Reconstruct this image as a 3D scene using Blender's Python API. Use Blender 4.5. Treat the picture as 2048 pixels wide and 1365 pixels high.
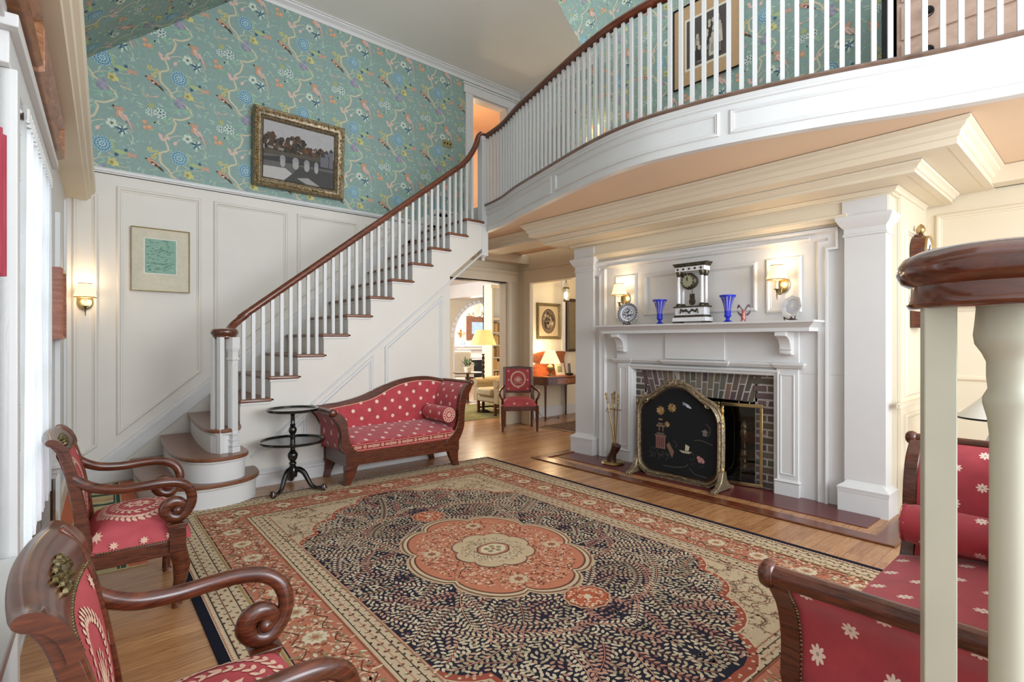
import bpy, bmesh, math, random
from mathutils import Vector, Matrix
for o in list(bpy.data.objects): bpy.data.objects.remove(o, do_unlink=True)
SC = bpy.context.scene
C = SC.collection
PI = math.pi
EYE = 1.26
YAW = math.atan2(906, 1050)
# ---------------------------------------------------------------- camera
cd = bpy.data.cameras.new('camera'); cam = bpy.data.objects.new('camera', cd); C.objects.link(cam)
cd.sensor_width = 36; cd.lens = 1050/2048*36; cd.clip_start = .02; cd.clip_end = 100
cam.location = (0, 0, EYE); cam.rotation_euler = (PI/2, 0, -YAW); SC.camera = cam
# ---------------------------------------------------------------- world, light, exposure
w = bpy.data.worlds.new('world'); SC.world = w; w.use_nodes = True
w.node_tree.nodes['Background'].inputs[0].default_value = (.86, .93, 1, 1)
w.node_tree.nodes['Background'].inputs[1].default_value = 1.3
SC.view_settings.view_transform = 'Standard'; SC.view_settings.look = 'None'
SC.view_settings.gamma = 1; SC.view_settings.exposure = 0.47; SC.view_settings.use_curve_mapping = False
def area(name, loc, target, size, power, col=(1, 1, 1), sy=None):
    l = bpy.data.lights.new(name, 'AREA'); l.energy = power; l.color = col; l.size = size
    if sy: l.shape = 'RECTANGLE'; l.size_y = sy
    o = bpy.data.objects.new(name, l); C.objects.link(o); o.location = loc
    o.rotation_euler = (Vector(target)-Vector(loc)).to_track_quat('-Z', 'Y').to_euler()
    return o
def point(name, loc, power, col=(1, .72, .42), r=.03):
    l = bpy.data.lights.new(name, 'POINT'); l.energy = power; l.color = col; l.shadow_soft_size = r
    o = bpy.data.objects.new(name, l); C.objects.link(o); o.location = loc
    return o
area('behind_camera_daylight_fill', (1.2, -3.6, 2.6), (2.2, 4, 1.6), 3.4, 40, (.86, .93, 1), 2.6)  # added cool area light behind the camera; its window is assumed and unseen
area('ceiling_uplight_fill', (2.7, -3.0, 2.2), (2.2, 4.6, 5.6), 2.6, 170, (.88, .94, 1))  # added uplight to brighten the ceiling; no such window exists here
area('daylight_through_french_door', (-.62, 2.6, 1.5), (3, 2.75, 1.2), 1.6, 24, (.93, .97, 1), 2.0)
# ---------------------------------------------------------------- colour helpers and materials
def lin(c):
    return tuple(((x/255)/12.92 if x/255 <= .04045 else ((x/255+.055)/1.055)**2.4) for x in c)
def newmat(name):
    m = bpy.data.materials.new(name); m.use_nodes = True
    nt = m.node_tree; return m, nt, nt.nodes['Principled BSDF']
def mapping(nt, scale=(1, 1, 1), rot=(0, 0, 0), kind='Object'):
    tc = nt.nodes.new('ShaderNodeTexCoord'); mp = nt.nodes.new('ShaderNodeMapping')
    mp.inputs['Scale'].default_value = scale; mp.inputs['Rotation'].default_value = rot
    nt.links.new(tc.outputs[kind], mp.inputs['Vector']); return mp
def noise(nt, vec, scale, detail=3, rough=.5, dist=0):
    n = nt.nodes.new('ShaderNodeTexNoise'); n.inputs['Scale'].default_value = scale
    n.inputs['Detail'].default_value = detail; n.inputs['Roughness'].default_value = rough
    n.inputs['Distortion'].default_value = dist
    if vec is not None: nt.links.new(vec, n.inputs['Vector'])
    return n
def ramp(nt, fac, stops):
    r = nt.nodes.new('ShaderNodeValToRGB'); e = r.color_ramp.elements
    e[0].position = stops[0][0]; e[0].color = (*lin(stops[0][1]), 1)
    e[1].position = stops[-1][0]; e[1].color = (*lin(stops[-1][1]), 1)
    for p, c in stops[1:-1]:
        x = e.new(p); x.color = (*lin(c), 1)
    nt.links.new(fac, r.inputs[0]); return r
def bump(nt, b, h, strength, dist=.002):
    n = nt.nodes.new('ShaderNodeBump'); n.inputs['Strength'].default_value = strength; n.inputs['Distance'].default_value = dist
    nt.links.new(h, n.inputs['Height']); nt.links.new(n.outputs[0], b.inputs['Normal'])
def plain(name, c, rough=.5, metal=0, var=6, nscale=8, bmp=0, spec=.5, coat=0, bscale=60):
    m, nt, b = newmat(name)
    mp = mapping(nt); n = noise(nt, mp.outputs[0], nscale)
    lo = tuple(max(0, x-var) for x in c); hi = tuple(min(255, x+var) for x in c)
    r = ramp(nt, n.outputs['Fac'], [(.3, lo), (.7, hi)]); nt.links.new(r.outputs[0], b.inputs['Base Color'])
    b.inputs['Roughness'].default_value = rough; b.inputs['Metallic'].default_value = metal
    b.inputs['Specular IOR Level'].default_value = spec; b.inputs['Coat Weight'].default_value = coat
    if bmp:
        n2 = noise(nt, mp.outputs[0], bscale, 4); bump(nt, b, n2.outputs['Fac'], bmp)
    return m
def wood(name, dark, light, rough=.3, scale=(3, 3, 30), coat=.3, ns=3):
    m, nt, b = newmat(name)
    mp = mapping(nt, scale); n = noise(nt, mp.outputs[0], ns, 6, .6, .8)
    r = ramp(nt, n.outputs['Fac'], [(.3, dark), (.72, light)]); nt.links.new(r.outputs[0], b.inputs['Base Color'])
    b.inputs['Roughness'].default_value = rough; b.inputs['Coat Weight'].default_value = coat; b.inputs['Coat Roughness'].default_value = .15
    return m
def math_n(nt, op, a, b=None, c=None):
    n = nt.nodes.new('ShaderNodeMath'); n.operation = op
    for i, x in enumerate((a, b, c)):
        if x is None: continue
        if isinstance(x, (int, float)): n.inputs[i].default_value = x
        else: nt.links.new(x, n.inputs[i])
    return n.outputs[0]
def mixc(nt, fac, a, b):
    n = nt.nodes.new('ShaderNodeMix'); n.data_type = 'RGBA'
    if isinstance(fac, (int, float)): n.inputs[0].default_value = fac
    else: nt.links.new(fac, n.inputs[0])
    for i, x in ((6, a), (7, b)):
        if isinstance(x, tuple): n.inputs[i].default_value = (*lin(x), 1)
        else: nt.links.new(x, n.inputs[i])
    return n.outputs[2]
def daisy_cloth(name, base, petal=(240, 214, 196), a=.165, bb=.15, R=.0195):
    """woven cloth with a half-drop repeat of eight-petal daisies, laid out in UV metres"""
    m, nt, b = newmat(name)
    uv = nt.nodes.new('ShaderNodeUVMap'); sp = nt.nodes.new('ShaderNodeSeparateXYZ'); nt.links.new(uv.outputs[0], sp.inputs[0])
    masks = []; cores = []
    for off in (0, .5):
        u = math_n(nt, 'MULTIPLY', math_n(nt, 'SUBTRACT', math_n(nt, 'FRACT', math_n(nt, 'ADD', math_n(nt, 'DIVIDE', sp.outputs[0], a), off+100)), .5), a)
        v = math_n(nt, 'MULTIPLY', math_n(nt, 'SUBTRACT', math_n(nt, 'FRACT', math_n(nt, 'ADD', math_n(nt, 'DIVIDE', sp.outputs[1], bb), off+100)), .5), bb)
        r = math_n(nt, 'SQRT', math_n(nt, 'ADD', math_n(nt, 'MULTIPLY', u, u), math_n(nt, 'MULTIPLY', v, v)))
        th = math_n(nt, 'ARCTAN2', v, u)
        pet = math_n(nt, 'ABSOLUTE', math_n(nt, 'COSINE', math_n(nt, 'MULTIPLY', th, 4)))
        lim = math_n(nt, 'MULTIPLY', math_n(nt, 'ADD', math_n(nt, 'MULTIPLY', pet, .5), .5), R)
        masks.append(math_n(nt, 'LESS_THAN', r, lim)); cores.append(math_n(nt, 'LESS_THAN', r, R*.2))
    msk = math_n(nt, 'MAXIMUM', *masks); core = math_n(nt, 'MAXIMUM', *cores)
    mp = mapping(nt, (1, 1, 1)); n = noise(nt, mp.outputs[0], 14, 4)
    lo = tuple(int(x*.93) for x in base); hi = tuple(min(255, int(x*1.06)) for x in base)
    r0 = ramp(nt, n.outputs['Fac'], [(.3, lo), (.7, hi)])
    c1 = mixc(nt, msk, r0.outputs[0], petal); c2 = mixc(nt, core, c1, tuple(int(x*.75) for x in petal))
    nt.links.new(c2, b.inputs['Base Color']); b.inputs['Roughness'].default_value = .75
    b.inputs['Sheen Weight'].default_value = .25
    n3 = noise(nt, mp.outputs[0], 500, 2); bump(nt, b, n3.outputs['Fac'], .25, .001)
    return m
def attr_mat(name, rough=.8, bmp=.0, bscale=400, spec=.3):
    m, nt, b = newmat(name)
    a = nt.nodes.new('ShaderNodeAttribute'); a.attribute_name = 'Col'
    mp = mapping(nt); n = noise(nt, mp.outputs[0], 30, 3)
    mul = nt.nodes.new('ShaderNodeMix'); mul.data_type = 'RGBA'; mul.blend_type = 'MULTIPLY'; mul.inputs[0].default_value = .25
    nt.links.new(a.outputs['Color'], mul.inputs[6])
    r = ramp(nt, n.outputs['Fac'], [(.3, (205, 205, 205)), (.7, (255, 255, 255))]); nt.links.new(r.outputs[0], mul.inputs[7])
    nt.links.new(mul.outputs[2], b.inputs['Base Color'])
    b.inputs['Roughness'].default_value = rough; b.inputs['Specular IOR Level'].default_value = spec
    if bmp: n2 = noise(nt, mp.outputs[0], bscale, 2); bump(nt, b, n2.outputs['Fac'], bmp, .002)
    return m
def emis(name, c, strength, base=None, rough=.8):
    m, nt, b = newmat(name)
    mp = mapping(nt); n = noise(nt, mp.outputs[0], 6)
    r = ramp(nt, n.outputs['Fac'], [(.2, tuple(int(x*.94) for x in c)), (.8, c)])
    nt.links.new(r.outputs[0], b.inputs['Emission Color']); b.inputs['Emission Strength'].default_value = strength
    nt.links.new(r.outputs[0], b.inputs['Base Color']) ; b.inputs['Roughness'].default_value = rough
    return m
M = {}
M['white'] = plain('white_paint', (214, 213, 211), .38, var=2, nscale=3, bmp=.06, bscale=12, spec=.4)
M['wallwhite'] = plain('white_textured_wall_paint', (219, 213, 203), .5, var=3, nscale=2, bmp=.3, bscale=18, spec=.35)
M['cream'] = plain('cream_paint', (226, 214, 190), .5, var=3, nscale=2)
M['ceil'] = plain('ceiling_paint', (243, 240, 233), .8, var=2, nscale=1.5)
M['warmceil'] = plain('lamp_warmed_ceiling_paint', (228, 200, 170), .8, var=3, nscale=1.5)  # warm lamplight under the balcony is tinted into this ceiling colour
M['maho'] = wood('mahogany', (52, 22, 12), (112, 56, 32), .26, (4, 4, 30))
M['rail'] = wood('handrail_mahogany', (72, 30, 16), (128, 66, 38), .24, (3, 3, 20))
M['tread'] = wood('tread_oak', (96, 56, 36), (140, 88, 58), .35, (2, 14, 14))
M['nosing'] = wood('grey_brown_nosing', (92, 70, 58), (136, 110, 94), .3, (2, 2, 8))  # greyish brown wood, less red than the handrail
M['darkwood'] = wood('dark_wood', (34, 18, 12), (70, 38, 24), .3)
M['ebony'] = wood('ebonised_wood', (10, 12, 10), (26, 28, 24), .18, coat=.6)
M['brass'] = plain('brass', (186, 164, 116), .28, 1, 14)
M['oldbrass'] = plain('aged_brass', (128, 116, 84), .38, 1, 22, 60)
M['gold'] = plain('gilding', (176, 142, 84), .4, .9, 20, 40)
M['silverleaf'] = plain('tarnished_silver_gilt', (134, 118, 92), .42, .6, 34, 45, .5, bscale=90)
M['bronze'] = plain('dark_bronze', (82, 76, 62), .4, .8, 22, 50)
M['blackmetal'] = plain('black_iron', (26, 26, 28), .5, .4)
M['soot'] = plain('soot_black', (12, 11, 11), .9, var=4)
M['red'] = daisy_cloth('red_daisy_cloth', (176, 58, 66))
M['redchair'] = plain('red_rose_cloth', (176, 70, 76), .75, var=8, nscale=12, bmp=.2, bscale=400)
M['paint'] = attr_mat('printed_pattern', .75)
M['rug'] = attr_mat('rug_pile', .95, .5, 500, .1)
M['embroid'] = attr_mat('woven_motif', .8)
M['marble'] = plain('white_marble', (228, 228, 230), .25, var=6, nscale=14)
M['porcelain'] = plain('white_porcelain', (226, 228, 232), .3, var=2)
M['shade'] = emis('lit_pleated_shade', (255, 222, 168), .95)
M['shade2'] = emis('lit_linen_shade', (250, 214, 140), .55)
M['bulb'] = emis('glowing_bulb', (255, 238, 205), 12)
M['candle'] = plain('ivory_candle_sleeve', (236, 228, 205), .5, var=3)
M['mortar'] = plain('mortar', (176, 168, 160), .9, var=14, nscale=60, bmp=.4)
M['hearth'] = plain('red_painted_hearth', (96, 44, 44), .28, var=6, nscale=4, spec=.5)
M['fringe'] = plain('rug_fringe', (214, 204, 182), .9)
M['linen'] = plain('beige_linen', (176, 160, 130), .85, var=8, nscale=40, bmp=.3, bscale=300)
M['mat'] = plain('mat_board', (206, 196, 172), .8, var=3)
M['matwhite'] = plain('white_mat_board', (226, 222, 210), .8, var=3)
def sheer():
    m, nt, b = newmat('sheer_curtain')
    nt.nodes.remove(b); out = nt.nodes['Material Output']
    d = nt.nodes.new('ShaderNodeBsdfDiffuse'); t = nt.nodes.new('ShaderNodeBsdfTranslucent'); tr = nt.nodes.new('ShaderNodeBsdfTransparent')
    mp = mapping(nt); n = noise(nt, mp.outputs[0], 300, 2); r = ramp(nt, n.outputs['Fac'], [(.3, (236, 240, 242)), (.7, (250, 252, 253))])
    nt.links.new(r.outputs[0], d.inputs[0]); nt.links.new(r.outputs[0], t.inputs[0])
    a = nt.nodes.new('ShaderNodeMixShader'); a.inputs[0].default_value = .62; nt.links.new(d.outputs[0], a.inputs[1]); nt.links.new(t.outputs[0], a.inputs[2])
    c = nt.nodes.new('ShaderNodeMixShader'); c.inputs[0].default_value = .22; nt.links.new(a.outputs[0], c.inputs[1]); nt.links.new(tr.outputs[0], c.inputs[2])
    nt.links.new(c.outputs[0], out.inputs[0]); return m
M['sheer'] = sheer()
def glassm(name, col, rough=.02, trans=1., ior=1.45):
    m, nt, b = newmat(name)
    mp = mapping(nt); n = noise(nt, mp.outputs[0], 5); r = ramp(nt, n.outputs['Fac'], [(.3, col), (.7, tuple(min(255, x+4) for x in col))])
    nt.links.new(r.outputs[0], b.inputs['Base Color']); b.inputs['Transmission Weight'].default_value = trans
    b.inputs['Roughness'].default_value = rough; b.inputs['IOR'].default_value = ior
    return m
M['cobalt'] = glassm('cobalt_cut_glass', (44, 56, 214), .1, .35)
M['clearglass'] = glassm('clear_glass', (240, 244, 246))
M['smokeglass'] = plain('dark_glass_over_hearth', (14, 16, 20), .08, 0, 3, spec=.8)
def floor_mat():
    m, nt, b = newmat('oak_floorboards')
    mp = mapping(nt, (1, 1, 1))
    br = nt.nodes.new('ShaderNodeTexBrick'); nt.links.new(mp.outputs[0], br.inputs['Vector'])
    br.inputs['Scale'].default_value = 1; br.inputs['Brick Width'].default_value = 1.35; br.inputs['Row Height'].default_value = .082
    br.inputs['Mortar Size'].default_value = .0012; br.inputs['Mortar Smooth'].default_value = .3; br.offset = .37
    br.inputs['Color1'].default_value = (*lin((198, 150, 106)), 1); br.inputs['Color2'].default_value = (*lin((176, 128, 88)), 1)
    br.inputs['Mortar'].default_value = (*lin((120, 80, 54)), 1)
    mp2 = mapping(nt, (2.2, 26, 1)); n = noise(nt, mp2.outputs[0], 2.2, 7, .62, 1.6)
    r = ramp(nt, n.outputs['Fac'], [(.3, (196, 178, 160)), (.5, (235, 228, 218)), (.72, (255, 255, 255))])
    mul = nt.nodes.new('ShaderNodeMix'); mul.data_type = 'RGBA'; mul.blend_type = 'MULTIPLY'; mul.inputs[0].default_value = 1
    nt.links.new(br.outputs['Color'], mul.inputs[6]); nt.links.new(r.outputs[0], mul.inputs[7]); nt.links.new(mul.outputs[2], b.inputs['Base Color'])
    b.inputs['Roughness'].default_value = .27; b.inputs['Specular IOR Level'].default_value = .5
    bump(nt, b, br.outputs['Fac'], .15, -.002)
    return m
M['floor'] = floor_mat()
# ---------------------------------------------------------------- geometry helper
class G:
    def __init__(s): s.v = []; s.f = []; s.mi = []; s.col = []; s.uv = []; s.X = None; s.cm = 0; s.cc = (1, 1, 1)
    def V(s, p):
        p = Vector(p)
        if s.X is not None: p = s.X @ p
        s.v.append(tuple(p)); return len(s.v)-1
    def F(s, idx, uv=None):
        s.f.append(tuple(idx)); s.mi.append(s.cm); s.col.append(s.cc); s.uv.append(uv)
    def poly(s, pts, uv=None): s.F([s.V(p) for p in pts], uv)
    def box(s, a, b):
        x0, y0, z0 = a; x1, y1, z1 = b
        i = [s.V(p) for p in ((x0, y0, z0), (x1, y0, z0), (x1, y1, z0), (x0, y1, z0), (x0, y0, z1), (x1, y0, z1), (x1, y1, z1), (x0, y1, z1))]
        for q in ((0, 3, 2, 1), (4, 5, 6, 7), (0, 1, 5, 4), (1, 2, 6, 5), (2, 3, 7, 6), (3, 0, 4, 7)): s.F([i[k] for k in q])
        return s
    def bar(s, p, q, w, h=None):
        """square bar between two points"""
        h = h or w; p = Vector(p); q = Vector(q); d = (q-p).normalized()
        u = d.cross(Vector((0, 0, 1)));
        if u.length < 1e-4: u = Vector((1, 0, 0))
        u.normalize(); n = u.cross(d)
        c = []
        for e in (p, q):
            for a, b in ((-1, -1), (1, -1), (1, 1), (-1, 1)): c.append(s.V(e+u*a*w/2+n*b*h/2))
        for k in range(4): s.F((c[k], c[(k+1) % 4], c[4+(k+1) % 4], c[4+k]))
        s.F((c[3], c[2], c[1], c[0])); s.F(c[4:8]); return s
    def prism(s, pts, fmap, a, b):
        """2-D outline pulled between two heights; fmap(u,v,h)->xyz"""
        n = len(pts); A = [s.V(fmap(u, v, a)) for u, v in pts]; B = [s.V(fmap(u, v, b)) for u, v in pts]
        for k in range(n): s.F((A[k], A[(k+1) % n], B[(k+1) % n], B[k]))
        s.F(A[::-1]); s.F(B); return s
    def lathe(s, prof, c=(0, 0, 0), seg=20, axis='z', a0=0, a1=2*PI, rx=1, ry=1, closed=True):
        full = abs(a1-a0-2*PI) < 1e-6; m = seg if full else seg+1; rows = []
        for r, z in prof:
            row = []
            for k in range(m):
                t = a0+(a1-a0)*k/seg; x = r*math.cos(t)*rx; y = r*math.sin(t)*ry
                p = (x, y, z) if axis == 'z' else ((x, z, y) if axis == 'y' else (z, x, y))
                row.append(s.V((c[0]+p[0], c[1]+p[1], c[2]+p[2])))
            rows.append(row)
        for i in range(len(rows)-1):
            for k in range(seg):
                k2 = (k+1) % m
                s.F((rows[i][k], rows[i][k2], rows[i+1][k2], rows[i+1][k]))
        if full:
            if prof[0][0] > 1e-4 and not (abs(prof[0][1]-prof[1][1]) < 1e-6 and prof[1][0] < prof[0][0]) and prof[-1][0] > -1 and closed: s.F(rows[0][::-1])
            if prof[-1][0] > 1e-4 and not (abs(prof[-1][1]-prof[-2][1]) < 1e-6 and prof[-2][0] < prof[-1][0]) and closed: s.F(rows[-1])
        return s
    def tube(s, path, rad, seg=10, ell=None, up=None, cap=True):
        P = [Vector(p) for p in path]; n = len(P); rings = []
        if not isinstance(rad, (list, tuple)): rad = [rad]*n
        prev = None
        for i in range(n):
            d = (P[min(i+1, n-1)]-P[max(i-1, 0)])
            if d.length < 1e-9: d = Vector((0, 0, 1))
            d.normalize()
            if up is not None: u = Vector(up); u = (u-d*u.dot(d))
            elif prev is None:
                u = Vector((0, 0, 1)) if abs(d.z) < .9 else Vector((1, 0, 0)); u = u-d*u.dot(d)
            else: u = prev-d*prev.dot(d)
            if u.length < 1e-6: u = Vector((1, 0, 0))-d*d.x
            u.normalize(); prev = u; v = d.cross(u); ring = []
            r = rad[i]; ra, rb = (r, r*(ell or 1)) if not isinstance(r, tuple) else r
            for k in range(seg):
                t = 2*PI*k/seg; ring.append(s.V(P[i]+u*math.cos(t)*ra+v*math.sin(t)*rb))
            rings.append(ring)
        for i in range(n-1):
            for k in range(seg): s.F((rings[i][k], rings[i][(k+1) % seg], rings[i+1][(k+1) % seg], rings[i+1][k]))
        if cap: s.F(rings[0][::-1]); s.F(rings[-1])
        return s
    def ball(s, c, r, seg=12, rz=None):
        rz = rz or r; pr = [(math.sin(PI*k/8)*r, -math.cos(PI*k/8)*rz) for k in range(9)]
        pr[0] = (0, -rz); pr[-1] = (0, rz); return s.lathe(pr, c, seg)
    def grid(s, fn, nu, nv, uvf=None, closeu=False):
        R = []
        for i in range(nu+1):
            R.append([s.V(fn(i/nu, j/nv)) for j in range(nv+1)])
        for i in range(nu):
            for j in range(nv):
                uv = None
                if uvf: uv = [uvf(a/nu, b/nv) for a, b in ((i, j), (i+1, j), (i+1, j+1), (i, j+1))]
                s.F((R[i][j], R[i+1][j], R[i+1][j+1], R[i][j+1]), uv)
        return s
    def mould(s, pts, prof, fmap, closed=False):
        """mitred moulding: prof = [(offset to the left of the path, height)...]"""
        n = len(pts); P = [Vector(p).to_2d() if len(p) == 2 else Vector(p[:2]) for p in pts]; rows = []
        for i in range(n):
            if closed: a, b = P[i]-P[i-1], P[(i+1) % n]-P[i]
            else:
                a = P[i]-P[i-1] if i else P[1]-P[0]; b = P[i+1]-P[i] if i < n-1 else a
                if i == 0: a = b
            a = a.normalized(); b = b.normalized(); na = Vector((-a.y, a.x)); nb = Vector((-b.y, b.x))
            m = na+nb; m = m/max(.15, m.dot(na)) if m.length > 1e-6 else na
            rows.append([s.V(fmap(*(P[i]+m*o), h)) for o, h in prof])
        rng = range(n) if closed else range(n-1)
        for i in rng:
            r0, r1 = rows[i], rows[(i+1) % n]
            for k in range(len(prof)-1): s.F((r0[k], r1[k], r1[k+1], r0[k+1]))
        if not closed and len(prof) > 2: s.F(rows[0]); s.F(rows[-1][::-1])
        return s
    def build(s, name, mat, parent=None, smooth=0, bevel=0, recalc=True, bseg=2):
        me = bpy.data.meshes.new(name); me.from_pydata(s.v, [], s.f)
        for m in (mat if isinstance(mat, (list, tuple)) else [mat]): me.materials.append(M[m] if isinstance(m, str) else m)
        me.polygons.foreach_set('material_index', s.mi)
        if any(c != (1, 1, 1) for c in s.col):
            ca = me.color_attributes.new('Col', 'FLOAT_COLOR', 'CORNER'); buf = []
            for f, c in zip(s.f, s.col): buf += [c[0], c[1], c[2], 1.]*len(f)
            ca.data.foreach_set('color', buf)
        if any(u for u in s.uv):
            ul = me.uv_layers.new(name='UVMap'); buf = []
            for f, u in zip(s.f, s.uv):
                if u is None: buf += [0, 0]*len(f)
                else:
                    for a in u: buf += [a[0], a[1]]
            ul.data.foreach_set('uv', buf)
        me.update(); me.validate()
        if recalc:
            bm = bmesh.new(); bm.from_mesh(me); bmesh.ops.recalc_face_normals(bm, faces=bm.faces); bm.to_mesh(me); bm.free()
        if smooth:
            me.shade_smooth(); me.set_sharp_from_angle(angle=math.radians(smooth))
        o = bpy.data.objects.new(name, me); C.objects.link(o)
        if parent: o.parent = parent
        if bevel:
            b = o.modifiers.new('bevel', 'BEVEL'); b.width = bevel; b.segments = bseg; b.limit_method = 'ANGLE'; b.angle_limit = math.radians(35)
            me.shade_smooth(); me.set_sharp_from_angle(angle=math.radians(50))
        return o
def tag(o, label, cat, group=None, kind=None):
    o['label'] = label; o['category'] = cat
    if group: o['group'] = group
    if kind: o['kind'] = kind
    return o
def thing(name, label, cat, loc=(0, 0, 0), rz=0, group=None):
    o = bpy.data.objects.new(name, None); C.objects.link(o); o.location = loc; o.rotation_euler = (0, 0, rz); o.empty_display_size = .05
    return tag(o, label, cat, group)
def struct(o): o['kind'] = 'structure'; return o
def dup(r, loc=None, rz=None, label=None, mir=None):
    n = r.copy(); C.objects.link(n)
    if loc is not None: n.location = loc
    if rz is not None: n.rotation_euler = (0, 0, rz)
    if label: n['label'] = label
    def kids(a, b):
        for ch in a.children:
            c = ch.copy(); C.objects.link(c); c.parent = b; kids(ch, c)
    kids(r, n); return n
FY = lambda Y, sgn=-1: (lambda u, v, h: (u, Y+sgn*h, v))          # wall facing -y
FX = lambda X, sgn=-1: (lambda u, v, h: (X+sgn*h, u, v))          # wall facing -x
FZ = lambda u, v, h: (u, v, h)
def catmull(pts, n=6):
    P = [Vector(p) for p in pts]; out = []
    for i in range(len(P)-1):
        a, b, c, d = P[max(i-1, 0)], P[i], P[i+1], P[min(i+2, len(P)-1)]
        for k in range(n):
            t = k/n; out.append(.5*((2*b)+(c-a)*t+(2*a-5*b+4*c-d)*t*t+(3*b-a-3*c+d)*t**3))
    out.append(P[-1]); return out
# ================================================================= SETTING
PAN = [(0, 0), (.002, .012), (.012, .02), (.024, .02), (.034, .008), (.042, .006), (.044, 0)]
def panel(g, pts, fmap, prof=PAN): g.mould(pts, prof, fmap, closed=True)
# ---- floor
g = G(); g.box((-1.2, -1.6, -.05), (8.6, 14.6, 0)); struct(g.build('floor', 'floor'))
# ---- back wall (stair wall), papered above, panelled below
WY = 5.9
def deco_lib():
    cream = (208, 198, 168); sage = (150, 178, 160); pale = (188, 206, 190); dteal = (72, 104, 118); lblue = (158, 194, 208)
    mblue = (100, 142, 160); pink = (212, 184, 174); orange = (200, 158, 132); yel = (200, 194, 140); lil = (168, 164, 178); white = (206, 218, 204)
    D = []          # (polygon, colour, layer)
    def P(pts, c, l=1): D.append((pts, lin(c), l))
    def flower(x, y, r, n, c, l=1, inner=.72, ph=0):
        pts = []
        for k in range(n*4):
            t = 2*PI*k/(n*4)+ph; rr = r*(1 if k % 4 in (1, 2, 3) else inner) * (1.05 if k % 4 == 2 else 1)
            pts.append((x+rr*math.cos(t), y+rr*math.sin(t)))
        P(pts, c, l)
    def disc(x, y, r, c, l=1, ry=None, rot=0, n=10):
        ry = ry or r; P([(x+r*math.cos(t)*math.cos(rot)-ry*math.sin(t)*math.sin(rot), y+r*math.cos(t)*math.sin(rot)+ry*math.sin(t)*math.cos(rot)) for t in (2*PI*k/n for k in range(n))], c, l)
    def leaf(x, y, L, a, c, l=1, wd=.3):
        ca, sa = math.cos(a), math.sin(a)
        P([(x+u*L*ca-v*L*sa, y+u*L*sa+v*L*ca) for u, v in ((0, 0), (.3, wd*.5), (.65, wd*.42), (1, 0), (.65, -wd*.3), (.3, -wd*.5))], c, l)
    def stroke(pts, wd, c, l=1):
        Q = catmull([(p[0], p[1], 0) for p in pts], 5); L, R = [], []
        for i, p in enumerate(Q):
            d = (Q[min(i+1, len(Q)-1)]-Q[max(i-1, 0)]).normalized(); ww = wd[0]+(wd[1]-wd[0])*i/(len(Q)-1) if isinstance(wd, tuple) else wd
            L.append((p.x-d.y*ww/2, p.y+d.x*ww/2)); R.append((p.x+d.y*ww/2, p.y-d.x*ww/2))
        for i in range(len(Q)-1): P([L[i], L[i+1], R[i+1], R[i]], c, l)
    # trunk and branches
    trunk = [(-.027, .33), (-.054, .243), (-.1, .2), (-.112, .146), (-.09, .059), (-.148, .02), (-.156, -.023), (-.143, -.079), (-.09, -.13), (-.054, -.186), (.018, -.223), (.082, -.275), (.1, -.328), (.02, -.388), (-.05, -.40), (-.027, -.435)]
    stroke(trunk, .017, cream); stroke([(-.154, -.02), (-.158, -.05), (-.142, -.09)], .017, (196, 186, 150))
    stroke([(-.112, .15), (-.06, .19), (0, .215), (.05, .205)], (.01, .005), cream)
    stroke([(.09, .205), (.13, .215), (.19, .17), (.222, .1), (.212, .06)], (.006, .004), cream)
    stroke([(-.07, -.16), (-.02, -.125), (.03, -.11)], (.01, .005), cream)
    stroke([(.04, -.07), (.09, -.085), (.17, -.09), (.22, -.06)], (.008, .003), cream)
    stroke([(-.06, -.2), (-.11, -.16), (-.17, -.14), (-.24, -.16)], (.008, .004), cream)
    stroke([(-.3, -.19), (-.27, -.24), (-.24, -.3)], (.005, .003), cream)
    # big blue flower
    flower(0, 0, .07, 14, lblue, 1, .86); flower(0, 0, .058, 14, dteal, 2, .8); flower(0, 0, .05, 14, lblue, 3, .86)
    flower(0, 0, .036, 10, dteal, 4, .8); flower(0, 0, .03, 9, (176, 206, 214), 5, .7); flower(0, 0, .015, 7, mblue, 6, .6); disc(0, 0, .006, (190, 214, 216), 7)
    for k in range(14): disc(.064*math.cos(k*2*PI/14), .064*math.sin(k*2*PI/14), .004, mblue, 3)
    leaf(.075, -.03, .1, 1.75, (164, 184, 140), 1, .35); leaf(.085, -.04, .1, -.12, (176, 190, 136), 1, .3); disc(.155, .01, .012, (150, 186, 182)); disc(.17, -.02, .014, dteal); disc(.19, .03, .01, (150, 186, 182))
    flower(.1, -.075, .018, 5, (60, 100, 126), 2, .5)
    # white five-petal flower, buds, star
    flower(.067, .202, .042, 5, white, 2, .7, .3); flower(.067, .202, .016, 5, (150, 150, 128), 3, .6); disc(.067, .2, .006, (70, 74, 66), 4)
    for x, y, a in ((-.12, .14, 2.6), (-.045, .12, .9), (-.085, .155, 1.9), (-.14, .165, 2.2)): leaf(x, y, .045, a, pink, 2, .65); leaf(x, y, .03, a, (226, 196, 186), 3, .4)
    for k in range(11): leaf(.147, .158, .035+.012*(k % 3), k*.57, dteal if k % 2 else white, 2+(k % 2), .28)
    disc(.147, .158, .01, (110, 140, 160), 5)
    # the long-tailed bird
    stroke([(.165, .3), (.2, .22), (.226, .15)], (.022, .004), pink, 3); stroke([(.19, .25), (.235, .2), (.25, .19)], (.008, .003), (212, 160, 130), 3)
    disc(.125, .315, .026, orange, 4, .055, -.55-PI/2+PI/2+.1); disc(.143, .285, .02, (222, 190, 176), 5, .05, .55)
    disc(.1, .348, .018, orange, 5); leaf(.092, .352, .026, 2.6, (60, 54, 50), 4, .5); disc(.098, .353, .003, (30, 30, 30), 6)
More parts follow.
